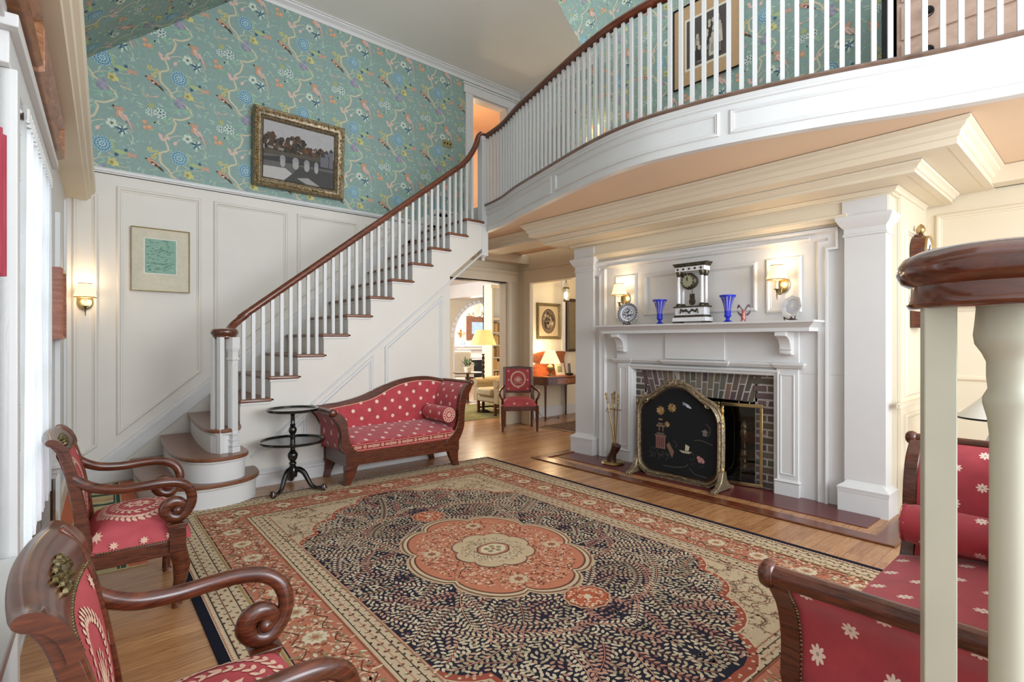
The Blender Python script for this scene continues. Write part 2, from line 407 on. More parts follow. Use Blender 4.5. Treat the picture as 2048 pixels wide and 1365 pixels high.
    for k in range(4): stroke([(.13+.012*k, .3-.018*k), (.15+.012*k, .285-.018*k)], .003, (120, 90, 80), 6)
    # perched small bird
    disc(-.205, -.09, .05, (206, 160, 130), 3, .024, -.5); disc(-.2, -.1, .034, (84, 70, 64), 4, .012, -.55); disc(-.207, -.1, .012, (230, 210, 200), 5, .008); disc(-.243, -.065, .02, orange, 4); leaf(-.255, -.062, .02, 2.9, (70, 60, 54), 5, .5); leaf(-.17, -.115, .06, -.75, (90, 76, 68), 4, .3)
    # yellow flower, moth, seeds
    flower(.073, -.145, .04, 5, yel, 2, .66, .5); flower(.066, -.15, .016, 5, (160, 150, 84), 3, .6); flower(.1, -.16, .022, 4, (214, 204, 134), 3, .6)
    for a in (.5, 2.5, -.35, 3.3): leaf(.217, -.06, .042, a, (206, 162, 140), 2, .45)
    for k in range(5): leaf(.13+.018*k, -.2-.003*k, .024, -1.1, (200, 190, 160), 2, .5); leaf(.12+.018*k, -.185, .018, 1.0, (200, 190, 160), 2, .4)
    # lilac cluster
    rr = random.Random(4)
    for k in range(15):
        a = rr.uniform(0, 6.28); q = .048*math.sqrt(rr.random()); flower(-.0+q*math.cos(a), -.235+q*math.sin(a)*.9, .016, 5, (150, 144, 162) if k % 2 else lil, 2+k % 3, .7)
    for a in (-.2, .15, 2.9, 3.35, -.6, 3.8): leaf(.02, -.29, .1, a, (150, 186, 162), 1, .14)
    # yellow stars
    for x, y in ((-.235, .03), (-.18, .015), (-.205, -.03)): flower(x, y, .026, 5, (200, 194, 136), 2, .4, x*9); disc(x, y, .006, (170, 150, 90), 3)
    # pink twig with leaves
    stroke([(-.27, -.24), (-.215, -.235), (-.16, -.21)], .008, (204, 174, 156)); leaf(-.2, -.235, .04, .6, pink, 2); leaf(-.24, -.24, .035, 2.4, pink, 2)
    # white peonies
    for x, y, r in ((-.235, -.385, .036), (-.155, -.375, .048)):
        flower(x, y, r, 8, white, 2, .72); flower(x, y, r*.74, 7, dteal, 3, .55); flower(x, y, r*.62, 6, white, 4, .6, .4); flower(x, y, r*.26, 5, (96, 120, 128), 5, .5)
    flower(-.225, -.32, .026, 5, (178, 180, 120), 2, .6); leaf(-.12, -.34, .06, .8, (140, 176, 156), 1, .4); leaf(-.13, -.43, .07, -.5, (150, 184, 164), 1, .4); leaf(-.12, -.4, .07, -1.3, (156, 186, 160), 1, .4)
    # orange fruit
    for x, y, r in ((-.275, .275, .022), (-.235, .235, .026), (-.272, .225, .02)): disc(x, y, r, orange, 2); disc(x-.004, y+.004, r*.6, (222, 172, 136), 3)
    stroke([(-.27, .2), (-.26, .16), (-.235, .12)], .005, (160, 180, 140)); leaf(-.22, .23, .08, -.9, (140, 176, 150), 1, .3); leaf(-.235, .26, .06, .7, (146, 180, 156), 1, .35)
    # loose leaves
    for k in range(90):
        x = rr.uniform(-.3, .28); y = rr.uniform(-.38, .38)
        if math.hypot(x, y) < .085: continue
        leaf(x, y, rr.uniform(.026, .052), rr.uniform(0, 6.28), (158, 188, 170) if k % 3 else (176, 198, 178), 1, .28)
    return D
WALLP = deco_lib()
for _i in range(len(WALLP)):   # enlarge the printed sprigs slightly about their own centres
    _p, _c, _l = WALLP[_i]; _x = sum(q[0] for q in _p)/len(_p); _y = sum(q[1] for q in _p)/len(_p)
    if len(_p) == 6: WALLP[_i] = ([(_x+(a-_x)*1.25, _y+(b-_y)*1.25) for a, b in _p], _c, _l)
TW, TH = .585, .762
def wallpaper(name, outline, fmap, uoff, voff, keep, uscale=1):
    g = G(); g.cc = lin((144, 167, 160)); us = [p[0] for p in outline]; vs = [p[1] for p in outline]
    g.poly([fmap(u, v, 0) for u, v in outline])
    for i in range(math.floor((min(us)-uoff)/TW)-1, math.ceil((max(us)-uoff)/TW)+2):
        for j in range(math.floor((min(vs)-voff)/TH)-1, math.ceil((max(vs)-voff)/TH)+2):
            ox, oy = uoff+i*TW, voff+j*TH
            for k_, (pts, c, l) in enumerate(WALLP):
                cu = sum(p[0] for p in pts)/len(pts)*uscale+ox; cv = sum(p[1] for p in pts)/len(pts)+oy
                if keep(cu, cv): g.cc = c; g.poly([fmap(p[0]*uscale+ox, p[1]+oy, .0008*l+.00003*(k_ % 25)) for p in pts])
    o = g.build(name, 'paint', recalc=False); return struct(o)
CEIL = 4.9
def keep_back(u, v):
    if u < .02 or u > 5.24 or v > 4.87 or v < 2.79: return False
    if u < 1.7 and v > 3.75+.86*(u-.05): return False
    if u > 4.25 and v < 4.8: return False
    if u > 3.45 and v < 3.0: return False
    return True
wallpaper('wall_back_upper', [(0, 2.75), (4.24, 2.75), (4.24, 4.80), (5.12, 4.80), (5.12, 2.75), (5.25, 2.75), (5.25, 4.9), (0, 4.9)], FY(WY), 1.46, 3.775, keep_back)
g = G(); g.box((-.1, WY+.016, -.02), (3.30, WY+.14, 2.76)); g.box((3.3, WY+.016, 2.56), (5.25, WY+.14, 2.76)); g.box((0, WY+.03, 2.76), (4.3, WY+.14, 4.95)); g.box((4.3, WY+.03, 4.7), (5.38, WY+.14, 4.95)); g.box((5.1, WY+.03, 2.85), (5.38, WY+.14, 4.7))
struct(g.build('wall_back_core', 'wallwhite'))
# wainscot panelling of the stair wall
g = G(); g.prism([(-.02, 0), (3.3, 0), (3.3, 2.56), (4.23, 2.56), (4.23, 2.985), (3.78, 2.985), (3.57, 2.8), (3.57, 2.755), (-.02, 2.755)], FY(WY), -.012, .0)
panel(g, [(.085, .30), (.165, .26), (.262, .33), (.262, 2.56), (.085, 2.56)], FY(WY))
panel(g, [(.39, .40), (1.06, .96), (1.06, 2.655), (.39, 2.655)], FY(WY))
panel(g, [(1.165, 1.04), (1.876, 1.62), (1.876, 2.655), (1.165, 2.655)], FY(WY))
panel(g, [(1.975, 1.69), (2.68, 2.26), (2.68, 2.66), (1.975, 2.66)], FY(WY))
panel(g, [(2.775, 2.33), (3.18, 2.66), (2.775, 2.66)], FY(WY))
struct(g.build('wall_back_wainscot', 'wallwhite', smooth=30))
g = G()
g.mould([(-.02, 2.755), (3.568, 2.755), (3.77, 2.955), (4.23, 2.955)], [(0, 0), (0, .018), (.008, .02), (.014, .034), (.03, .036), (.036, .026), (.044, .024), (.048, 0)], FY(WY))
g.mould([(-.02, .13), (.225, .13), (3.62, 2.88), (4.23, 2.88)], [(-.1, 0), (-.1, .016), (-.01, .018), (-.008, .03), (.012, .03), (.024, .018), (.03, 0)], FY(WY))
g.box((-.02, WY-.02, 0), (.6, WY, .13))
struct(g.build('trim_1', 'white', smooth=30))
# crown moulding and ceilings
CR = [(.0, -.09), (.012, -.09), (.02, -.075), (.022, -.055), (.055, -.03), (.06, -.018), (.075, -.014), (.075, 0)]
g = G(); g.mould([(5.25, 4.42), (5.25, WY), (1.55, WY)], CR, lambda u, v, h: (u, v, 4.94+h)); struct(g.build('trim_2', 'white', smooth=30))
g = G(); g.poly([(1.5, 6.0, 4.94), (5.4, 6.0, 4.94), (5.4, 4.62, 4.94), (5.25, 4.53, 4.94), (4.91, 4.378, 4.94), (4.084, 3.98, 4.94), (3.0, 3.45, 4.94), (1.5, 3.2, 4.94)])
struct(g.build('ceiling', 'ceil', recalc=False))
g = G(); g.poly([(-.6, -1.6, 6.4), (5.4, -1.6, 6.4), (5.4, 6, 6.4), (-.6, 6, 6.4)])
struct(g.build('ceiling_upper', 'ceil', recalc=False))
# papered slope over the left wall
sl = math.atan2(.86, 1.0)
def slope_map(u, v, h):      # u runs toward the room (-y), v up the slope
    x = -.02+v*math.cos(sl); z = 3.56+v*math.sin(sl)
    return (x+h*math.sin(sl), WY-u, z-h*math.cos(sl))
wallpaper('ceiling_left_slope', [(0, 0), (5.0, 0), (5.0, 2.1), (0, 2.1)], slope_map, .2, .3, lambda u, v: 0 < u < 5 and 0 < v < 2.1)
# upper side wall with wallpaper
wallpaper('wall_right_upper', [(-WY, 2.85), (1.4, 2.85), (1.4, 6.4), (-5.2, 6.4), (-5.2, 4.94), (-WY, 4.94)], lambda u, v, h: (5.25-h, -u, v), -1.7, 3.70, lambda u, v: (-5.86 < u < 1.4 and 2.9 < v < 4.86) or (-5.1 < u < 1.4 and 4.86 < v < 6.35))
g = G(); g.box((5.27, -1.4, 2.85), (5.4, 6, 6.4)); struct(g.build('wall_right_upper_core', 'wallwhite'))
g = G(); g.mould([(-WY, 2.85), (1.4, 2.85)], [(0, 0), (0, .015), (.16, .015), (.175, 0)], lambda u, v, h: (5.25-h, -u, v)); struct(g.build('baseboard_right_upper', 'white'))
# upstairs door opening and the room behind it
g = G()
for a, b in (((4.23, WY-.03, 2.85), (4.355, WY, 4.68)), ((4.99, WY-.03, 2.85), (5.115, WY, 4.68)), ((4.2, WY-.035, 4.68), (5.145, WY, 4.79))): g.box(a, b)
g.box((4.18, WY-.05, 4.79), (5.165, WY, 4.815)); g.box((4.355, WY, 2.85), (4.375, WY+.14, 4.68)); g.box((4.97, WY, 2.85), (4.99, WY+.14, 4.68)); g.box((4.355, WY, 4.66), (4.99, WY+.14, 4.68))
g.box((4.975, WY+.05, 4.35), (4.985, WY+.08, 4.45))
struct(g.build('door_3', 'white', bevel=.003))
M['apricot'] = plain('apricot_paint', (224, 180, 142), .7, var=4, nscale=2)
g = G(); g.box((3.9, 7.4, 2.85), (6.4, 7.45, 5)); g.box((3.85, 6.05, 2.85), (3.9, 7.4, 5)); g.box((6.4, 6.05, 2.85), (6.45, 7.4, 5)); g.box((3.85, 6.05, 4.98), (6.45, 7.45, 5.0))
struct(g.build('wall_upper_bedroom', 'apricot'))
point('bedroom_ceiling_light_glow', (4.9, 6.8, 4.2), 14, (1, .78, .5), .08)
g = G(); g.lathe([(.0, 0), (.075, 0), (.08, -.02), (.06, -.05), (.02, -.07), (0, -.075)], (4.62, 6.45, 4.98), 16)
tag(g.build('ceiling_light', M['porcelain'], smooth=40), 'small round ceiling light in the apricot room seen through the upstairs door', 'ceiling light')
# ---- left wall (runs 3 degrees off the room axis)
LW = math.radians(3.07); LWD = Vector((-math.sin(LW), -math.cos(LW), 0)); LWN = Vector((math.cos(LW), -math.sin(LW), 0)); LWO = Vector((.045, 5.9, 0))
def FL(u, v, h): p = LWO+LWD*u+LWN*h; return (p.x, p.y, v)      # u = metres from the far corner toward the camera
def lbox(g, u0, u1, h0, h1, z0, z1): g.prism([(u0, z0), (u1, z0), (u1, z1), (u0, z1)], FL, h0, h1)
g = G(); lbox(g, -.1, 2.2, -.15, 0, 0, 3.6); lbox(g, 2.2, 3.62, -.15, 0, 2.12, 3.6); lbox(g, 3.62, 7.4, -.15, 0, 0, 3.6); lbox(g, 2.2, 3.62, -.15, 0, 0, .02)
struct(g.build('wall_left', 'white'))
g = G()
lbox(g, 2.08, 2.2, 0, .03, 0, 2.12); lbox(g, 3.5, 3.62, 0, .035, 0, 2.12); lbox(g, 3.56, 3.62, 0, .05, 0, 2.12); lbox(g, 2.04, 3.66, 0, .035, 2.12, 2.22); lbox(g, 2.0, 3.7, 0, .06, 2.22, 2.26)
lbox(g, 2.2, 2.24, -.12, 0, 0, 2.12); lbox(g, 3.46, 3.5, -.12, 0, 0, 2.12)
lbox(g, 1.2, 1.28, 0, .03, 0, 2.12); lbox(g, .3, .36, 0, .02, 0, 2.4); lbox(g, 3.66, 4.8, 0, .03, 2.24, 2.34)
struct(g.build('trim_3', 'white', bevel=.004))
g = G(); g.mould([(0, 2.49), (7.0, 2.49)], [(0, 0), (0, .14), (.012, .145), (.02, .165), (.05, .17), (.06, .19), (.09, .2), (.1, .2), (.13, 0)], FL)
g.mould([(0, 0), (2.08, 0)], [(0, 0), (0, .018), (.13, .018), (.15, 0)], FL)
struct(g.build('trim_4', 'cream', smooth=30))
# glazed door leaf with muntins, glass, sheer, hinges, lever
dl = thing('french_door', 'tall white glazed door with small panes behind a gathered sheer white curtain', 'door')
struct(dl)
g = G(); lbox(g, 2.24, 2.36, -.05, -.005, .02, 2.1); lbox(g, 3.36, 3.46, -.05, -.005, .02, 2.1); lbox(g, 2.36, 3.36, -.05, -.005, .02, .46); lbox(g, 2.36, 3.36, -.05, -.005, 2.02, 2.1)
for u in (2.69, 3.02): lbox(g, u, u+.025, -.04, -.015, .46, 2.02)
for z in (.8, 1.1, 1.41, 1.72): lbox(g, 2.36, 3.36, -.04, -.015, z, z+.025)
g.build('door_frame', 'white', dl, bevel=.003)
g = G(); lbox(g, 2.36, 3.36, -.03, -.026, .46, 2.02); g.build('pane', 'clearglass', dl)
g = G()
g.grid(lambda a, b: FL(2.34+1.04*a, .5+1.55*b, .035+.014*math.sin(a*95)+.006*math.sin(a*37+b*2)), 150, 6)
g.build('sheer_curtain', 'sheer', dl, smooth=80)
g = G(); g.tube([FL(2.3, 2.055, .035), FL(3.42, 2.055, .035)], .007, 8)
g.grid(lambda a, b: FL(2.33+1.06*a, 2.04+.05*b, .045+.012*math.sin(a*120)), 150, 2); g.build('curtain_heading', 'white', dl, smooth=60)
g = G(); lbox(g, 3.40, 3.41, .0, .045, 2.03, 2.055); g.build('rod_bracket', 'darkwood', dl)
M['hinge'] = plain('painted_hinge', (196, 178, 160), .4, var=8)
for z in (.9, 1.81):
    g = G(); p = FL(3.48, z, .03)
    g.lathe([(0, -.02), (.012, -.015), (.014, -.005), (.008, 0), (.013, .002), (.013, .045), (.0115, .047), (.013, .049), (.013, .092), (.0115, .094), (.013, .096), (.013, .135), (.008, .137), (.014, .143), (.012, .153), (0, .158)], p, 12)
    g.build('hinge', 'hinge', dl, smooth=40)
g = G(); a = FL(2.3, .78, .0); b = FL(2.3, .78, .07); g.tube([a, b], .009, 8); g.tube([b, FL(2.34, .78, .075), FL(2.4, .785, .07)], [.01, .009, .011], 8); lbox(g, 2.28, 2.32, -.004, .006, .68, .88)
g.build('lever_handle', 'oldbrass', dl, smooth=40)
# ledges on the wall either side of the door
for i, (u0, u1, z) in enumerate(((1.72, 2.05, .55), (3.63, 4.5, .55))):
    g = G(); lbox(g, u0, u1, 0, .1, z, z+.03); lbox(g, u0+.02, u1-.02, 0, .07, z-.03, z); lbox(g, u0+.03, u1-.03, 0, .05, z-.06, z-.03)
    struct(g.build('trim_%d' % (5+i), 'white', bevel=.004))
g = G(); lbox(g, 1.78, 1.98, .0, .035, 0, .49); tag(g.build('wood_panel', 'darkwood'), 'dark wooden upright panel under the white ledge beside the glazed door', 'panel')
g = G(); g.grid(lambda a, b: FL(3.975+.3*a, 1.43+.37*b, .05+.015*math.sin(a*30)), 40, 4); tag(g.build('cloth_hanging', plain('rose_red_cloth', (166, 58, 74), .8), smooth=60), 'rose red cloth hanging at the far left edge of the photo', 'drape')
# pictures hung on the left wall
def pic(name, label, fmap, u0, u1, v0, v1, w, dep, fmat, art, mats=None, cat='picture', prof=None):
    t = thing(name, label, cat)
    g = G(); prof = prof or [(0, 0), (0, dep*.8), (w*.2, dep), (w*.55, dep*.8), (w*.8, dep*.55), (w, dep*.4), (w, 0)]
    g.mould([(u0, v0), (u1, v0), (u1, v1), (u0, v1)], prof, fmap, closed=True); g.build('frame', fmat, t, smooth=30)
    g = G(); art(g, fmap, u0+w, u1-w, v0+w, v1-w); g.build('picture', mats or 'paint', t, recalc=False)
    return t
def art_flat(col):
    def f(g, fm, a, b, c, d): g.cc = lin(col); g.poly([fm(a, c, .01), fm(b, c, .01), fm(b, d, .01), fm(a, d, .01)])
    return f
M['maholight'] = wood('brown_frame', (130, 88, 66), (190, 136, 104), .4, (3, 3, 20))
M['goldenframe'] = wood('golden_brown_frame', (120, 76, 46), (178, 122, 80), .4, (3, 3, 20))  # yellower brown than the neighbouring frame
M['roseframe'] = wood('rosewood_frame', (128, 76, 58), (176, 116, 92), .4, (3, 3, 20))
pic('picture_frame', 'long dark wooden picture frame above the glazed door, under the cornice', FL, 1.96, 3.2, 2.29, 2.475, .05, .085, 'maholight', art_flat((120, 110, 96)))
pic('picture_frame', 'golden brown picture frame above the glazed door, the one nearer the camera', FL, 3.24, 4.9, 2.29, 2.475, .05, .085, 'goldenframe', art_flat((140, 128, 110)))
pic('picture_frame', 'small pinkish wood frame with arched top on the left wall beside the lamp sconce', FL, 1.25, 1.6, 1.27, 1.72, .04, .06, 'roseframe', art_flat((190, 180, 160)))
# ---- lower side wall (x = 5.38), opening to the hall and the fireplace breast
g = G()
g.box((5.38, 5.94, 0), (5.5, 6.15, 2.5)); g.box((5.38, 4.0, 2.155), (5.5, 5.94, 2.6)); g.box((5.38, -1.4, 0), (5.5, 1.1, 2.6))
g.box((4.6, 3.45, 0), (5.5, 4.1, 2.6)); g.box((4.6, 1.062, 0), (5.4, 1.78, 2.6)); g.box((4.6, 1.78, 1.1), (5.4, 3.45, 2.6)); g.box((5.25, 1.78, 0), (5.4, 3.45, 1.1))
struct(g.build('wall_right', 'cream'))
g = G()   # casing of the hall opening
g.box((5.355, 5.80, 0), (5.38, 5.94, 2.2)); g.box((5.35, 4.2, 2.155), (5.38, 5.94, 2.33)); g.box((5.33, 4.2, 2.33), (5.38, 5.98, 2.36)); g.box((5.38, 5.9, 0), (5.52, 5.94, 2.155)); g.box((5.38, 4.2, 2.135), (5.52, 5.94, 2.155))
g.box((5.34, 5.78, 0), (5.38, 5.96, .2)); g.box((5.5, 5.94, 0), (5.53, 6.2, .17))
struct(g.build('trim_7', 'cream', bevel=.004))
# ---- wall with the doorway to the far room (y = 6.05)
g = G(); g.box((5.11, 6.05, 0), (5.5, 6.2, 2.6)); g.box((3.2, 6.05, 2.145), (5.11, 6.2, 2.6)); g.box((3.0, 6.05, 0), (3.95, 6.2, 2.6))
struct(g.build('wall_back_hall', 'cream'))
g = G(); g.box((5.11, 6.02, 0), (5.20, 6.05, 2.16)); g.box((5.125, 6.01, 0), (5.15, 6.05, 2.16)); g.box((3.6, 6.015, 2.145), (5.30, 6.05, 2.26)); g.mould([(3.6, 2.26), (5.30, 2.26)], [(0, 0), (0, .035), (.02, .045), (.03, .06), (.05, .065), (.055, 0)], FY(6.05))
g.box((5.095, 6.05, 0), (5.11, 6.2, 2.145)); g.box((3.9, 6.05, 0), (3.95, 6.2, 2.145)); g.box((5.10, 6.0, 0), (5.21, 6.05, .2)); g.box((5.2, 6.03, 0), (5.38, 6.05, .17))
struct(g.build('door_2', 'cream', bevel=.004))
g = G(); g.box((3.6, 6.03, 2.128), (5.09, 6.16, 2.145)); struct(g.build('trim_8', 'blackmetal'))
# ---- side return of the breast and panelled wall on the right
g = G(); g.box((4.62, 1.04, 0), (5.38, 1.06, 2.55)); panel(g, [(4.7, .85), (5.28, .85), (5.28, 2.1), (4.7, 2.1)], lambda u, v, h: (u, 1.04-h, v)); panel(g, [(4.7, .28), (5.28, .28), (5.28, .72), (4.7, .72)], lambda u, v, h: (u, 1.04-h, v))
g.mould([(4.5, .78), (5.38, .78)], [(0, 0), (0, .02), (.03, .025), (.035, 0)], lambda u, v, h: (u, 1.04-h, v))
panel(g, [(-1.3, .95), (.98, .95), (.98, 2.28), (-1.3, 2.28)], lambda u, v, h: (5.38-h, u, v)); panel(g, [(-1.3, .28), (.98, .28), (.98, .72), (-1.3, .72)], lambda u, v, h: (5.38-h, u, v))
g.mould([(-1.4, 2.42), (1.04, 2.42)], [(0, 0), (0, .02), (.02, .025), (.03, .012), (.035, 0)], lambda u, v, h: (5.38-h, u, v))
g.box((5.36, -1.4, 0), (5.38, 1.04, .16))
struct(g.build('wall_right_panelling', 'cream', smooth=30))
# ---- balcony: serpentine plan curve
BC = [(3.80, 5.0), (3.785, 4.9), (3.712, 4.507), (3.565, 4.084), (3.475, 3.763), (3.368, 3.376), (3.261, 2.974), (3.192, 2.65), (3.165, 2.394), (3.17, 2.15), (3.225, 1.831), (3.305, 1.533), (3.395, 1.268), (3.488, 1.029), (3.584, .811), (3.667, .605), (3.76, .323), (3.83, 0.0), (3.86, -.4), (3.87, -1.2)]
BQ = catmull([(x, y, 0) for x, y in BC], 5); BP = [(p.x, p.y) for p in BQ]      # nosing line
BL = [0]
for a, b in zip(BQ, BQ[1:]): BL.append(BL[-1]+(b-a).length)
def bpos(s, off=0):
    s = max(0, min(s, BL[-1]-1e-6)); i = max(k for k in range(len(BL)-1) if BL[k] <= s); t = (s-BL[i])/(BL[i+1]-BL[i])
    p = BQ[i].lerp(BQ[i+1], t); d = (BQ[i+1]-BQ[i]).normalized(); return Vector((p.x-d.y*off, p.y+d.x*off, 0)), d     # +off = left of travel = toward +x (balcony side)
FZ2 = 2.85; FB = 2.545
g = G(); SL = [bpos(k*.05, .03)[0] for k in range(int(BL[-1]/.05))]
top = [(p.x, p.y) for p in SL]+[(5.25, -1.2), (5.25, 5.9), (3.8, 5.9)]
g.prism(top, FZ, FB+.004, FZ2-.03); struct(g.build('ceiling_balcony', 'warmceil'))
g = G(); g.prism(top, FZ, FZ2-.03, FZ2); struct(g.build('floor_balcony', 'tread'))
off = lambda o: [(q.x, q.y) for q in (bpos(k*.05, o)[0] for k in range(int(BL[-1]/.05)))]
g = G(); g.mould(off(0), [(.1, 0), (.0, 0), (-.012, .006), (-.016, .014), (-.012, .022), (0, .03), (.1, .03)], lambda u, v, h: (u, v, 2.836+h)); struct(g.build('trim_9', 'nosing', smooth=50))
g = G(); g.mould(off(.02), [(.06, 0), (0, 0), (0, .245), (-.012, .25), (-.016, .262), (-.008, .27), (-.012, .275), (-.02, .29), (.06, .29)], lambda u, v, h: (u, v, FB+h))
PFL = [(0, 0), (-.002, .008), (-.012, .012), (-.02, .006), (-.024, .008), (-.03, 0)]
def bpanel(s0, s1):
    n = max(4, int((s1-s0)/.05)); low = [(s0+(s1-s0)*k/n, FB+.055) for k in range(n+1)]; up = [(s1-(s1-s0)*k/n, FB+.215) for k in range(n+1)]
    def fm(u, v, h): p, d = bpos(u, .02-h); return (p.x, p.y, v)
    g.mould(low+up, [(-a, b) for a, b in PFL], fm, closed=True)
for s0, s1 in ((.12, 1.68), (1.745, 3.38), (3.445, 6.1)): bpanel(s0, s1)
struct(g.build('trim_10', 'white', smooth=35))
# ---- entablature stepped down around the fireplace
def step(x, y0, y1, zb, zt, prof, name, mat='cream'):
    g = G(); g.mould([(5.3, y0), (x, y0), (x, y1), (5.3, y1)][::-1], prof, lambda u, v, h: (u, v, zb+h)); 
    g.box((x+.01, y0+.01, zb+.002), (5.36, y1-.01, zt)); struct(g.build(name, mat, smooth=30)); return g
step(3.95, .62, 4.30, 2.41, 2.545, [(.05, 0), (0, 0), (0, .04), (-.012, .045), (-.02, .075), (-.045, .095), (-.05, .11), (-.07, .12), (-.07, .135)], 'trim_11')
step(4.15, .86, 4.26, 2.345, 2.41, [(.05, 0), (0, 0), (0, .02), (-.012, .024), (-.022, .04), (-.04, .05), (-.045, .065)], 'trim_12')
step(4.45, 1.05, 4.09, 2.30, 2.345, [(.05, 0), (0, 0), (0, .012), (-.02, .018), (-.03, .035), (-.045, .045)], 'trim_13')
g = G(); g.box((4.455, 1.07, 2.16), (4.62, 4.075, 2.30)); g.mould([(4.456, 1.33), (4.456, 3.80)], [(0, 0), (.008, .008), (.012, .02), (.03, .03), (.034, .045), (.034, .05), (0, .06)], lambda u, v, h: (u-0, v, 2.155+h)); g.mould([(4.5, 1.33), (4.5, 3.80)], [(0, 0), (.012, .0), (.018, .02), (.03, .03), (.044, .045), (.044, .05)], lambda u, v, h: (u, v, 2.14+h))
struct(g.build('trim_14', 'cream', smooth=30))
g = G()   # beams behind, along the hall side
g.mould([(4.15, 4.3), (4.15, 5.85), (5.36, 5.85)][::-1], [(0, .05), (0, .09), (-.02, .1), (-.03, .12), (-.05, .135)], lambda u, v, h: (u, v, 2.41+h))
g.box((4.16, 4.3, 2.42), (4.5, 5.86, 2.545)); g.box((4.5, 4.26, 2.40), (5.38, 4.5, 2.545)); g.box((3.8, 5.84, 2.42), (5.38, 6.06, 2.545));
g.box((5.2, -1.2, 2.42), (5.38, .62, 2.545)); struct(g.build('trim_15', 'cream', smooth=30))
# ---- pilasters either side of the chimney breast
g = G()
for y0, y1 in ((1.09, 1.35), (3.79, 4.05)):
    g.box((4.45, y0, .1), (4.62, y1, 2.12)); g.box((4.40, y0-.03, 0), (4.62, y1+.03, .15))
    g.mould([(4.62, y0-.032), (4.398, y0-.032), (4.398, y1+.032), (4.62, y1+.032)][::-1], [(0, 0), (.0, .012), (-.004, .03), (.012, .045), (.03, .055), (.045, .075), (.05, .08)], lambda u, v, h: (u, v, .15+h))
    g.mould([(4.62, y0), (4.45, y0), (4.45, y1), (4.62, y1)][::-1], [(-.001, 0), (-.01, .006), (-.01, .018), (-.003, .024), (-.003, .06), (-.008, .066), (-.025, .085), (-.04, .115), (-.048, .13), (-.048, .15), (.1, .152)], lambda u, v, h: (u, v, 2.03+h))
    g.box((4.44, y0-.012, 2.183), (4.62, y1+.012, 2.298))
struct(g.build('trim_16', 'white', smooth=30))
# breast wall face
g = G(); g.box((4.50, 1.35, 1.0), (4.62, 3.79, 2.2)); g.box((4.50, 1.35, 0), (4.62, 1.75, .999)); g.box((4.50, 3.4, 0), (4.62, 3.79, .999))
struct(g.build('wall_chimney_breast', 'white'))
FB5 = FX(4.5)
g = G()   # eared architrave framing the overmantel and running to the floor
EA = [(0, 0), (0, .03), (.014, .034), (.03, .022), (.05, .018), (.07, .022), (.085, .01), (.09, 0)]
g.mould([(3.73, 0), (3.73, 1.96), (3.80, 1.96), (3.80, 2.13), (1.40, 2.13), (1.40, 1.96), (1.47, 1.96), (1.47, 0)], EA, FB5)
g.mould([(1.6, 2.045), (3.6, 2.045)], [(0, 0), (0, .03), (.02, .04), (.03, .022), (.05, .02), (.06, 0)], FB5)
panel(g, [(3.25, 1.485), (3.52, 1.485), (3.52, 1.95), (3.25, 1.95)], FB5); panel(g, [(2.02, 1.515), (3.16, 1.515), (3.16, 1.935), (2.02, 1.935)], FB5); panel(g, [(1.665, 1.49), (1.945, 1.49), (1.945, 1.945), (1.665, 1.945)], FB5)
struct(g.build('trim_17', 'white', smooth=30))
# ---- mantelpiece
mt = thing('mantelpiece', 'white painted wooden fireplace surround with moulded shelf on scroll brackets', 'mantelpiece')
struct(mt)
g = G(); g.mould([(4.5, 1.51), (4.27, 1.51), (4.27, 3.575), (4.5, 3.575)][::-1], [(.04, 0), (.03, 0), (.03, .028), (.02, .04), (.0, .055), (-.012, .066), (-.02, .07), (-.02, .085), (.4, .085)], lambda u, v, h: (u, v, 1.335+h)); g.box((4.31, 1.55, 1.338), (4.5, 3.535, 1.419)); g.build('shelf', 'white', mt, smooth=30)
for yc in (3.39, 1.755):
    g = G(); sh = [(0, 1.335), (-.16, 1.335), (-.165, 1.30), (-.13, 1.29), (-.10, 1.27), (-.075, 1.235), (-.065, 1.19), (-.07, 1.165), (-.06, 1.15), (-.03, 1.145), (0, 1.15)]
    g.prism([(4.47+a, b) for a, b in sh], lambda u, v, h: (u, h, v), yc-.045, yc+.045)
    g.box((4.395, yc-.05, 1.19), (4.41, yc+.05, 1.198)); g.build('bracket', 'white', mt, bevel=.005)
g = G(); g.box((4.47, 1.68, 1.06), (4.5, 3.48, 1.34)); g.box((4.455, 2.29, 1.09), (4.48, 2.89, 1.34))
g.mould([(4.5, 1.66), (4.47, 1.66), (4.47, 1.85), (4.48, 1.85), (4.48, 2.27), (4.455, 2.27), (4.455, 2.9), (4.48, 2.9), (4.48, 3.31), (4.47, 3.31), (4.47, 3.5), (4.5, 3.5)][::-1], [(0, 0), (-.012, .006), (-.02, .02), (-.028, .03), (-.028, .045), (0, .05)], lambda u, v, h: (u, v, 1.035+h)); g.build('frieze', 'white', mt, smooth=30)
for y0, y1 in ((1.685, 1.85), (3.325, 3.475)):
    g = G(); g.box((4.475, y0, 0), (4.5, y1, 1.05)); g.box((4.46, y0-.012, 0), (4.5, y1+.012, .105)); g.mould([(4.5, y0-.012), (4.46, y0-.012), (4.46, y1+.012), (4.5, y1+.012)][::-1], [(.002, 0), (-.006, .012), (.006, .022), (.014, .03)], lambda u, v, h: (u, v, .105+h))
    panel(g, [(y0+.025, .17), (y1-.025, .17), (y1-.025, .99), (y0+.025, .99)], FX(4.475), [(0, 0), (.003, .006), (.01, .006), (.014, 0)])
    g.build('pilaster', 'white', mt, smooth=30)
g = G(); g.mould([(3.325, 0), (3.325, 1.0), (1.85, 1.0), (1.85, 0)], [(-.02, 0), (-.02, .03), (-.01, .034), (.0, .03), (.012, .02), (.02, .02), (.03, .012), (.034, -.05)], FB5)
g.build('opening_moulding', 'white', mt, smooth=30)
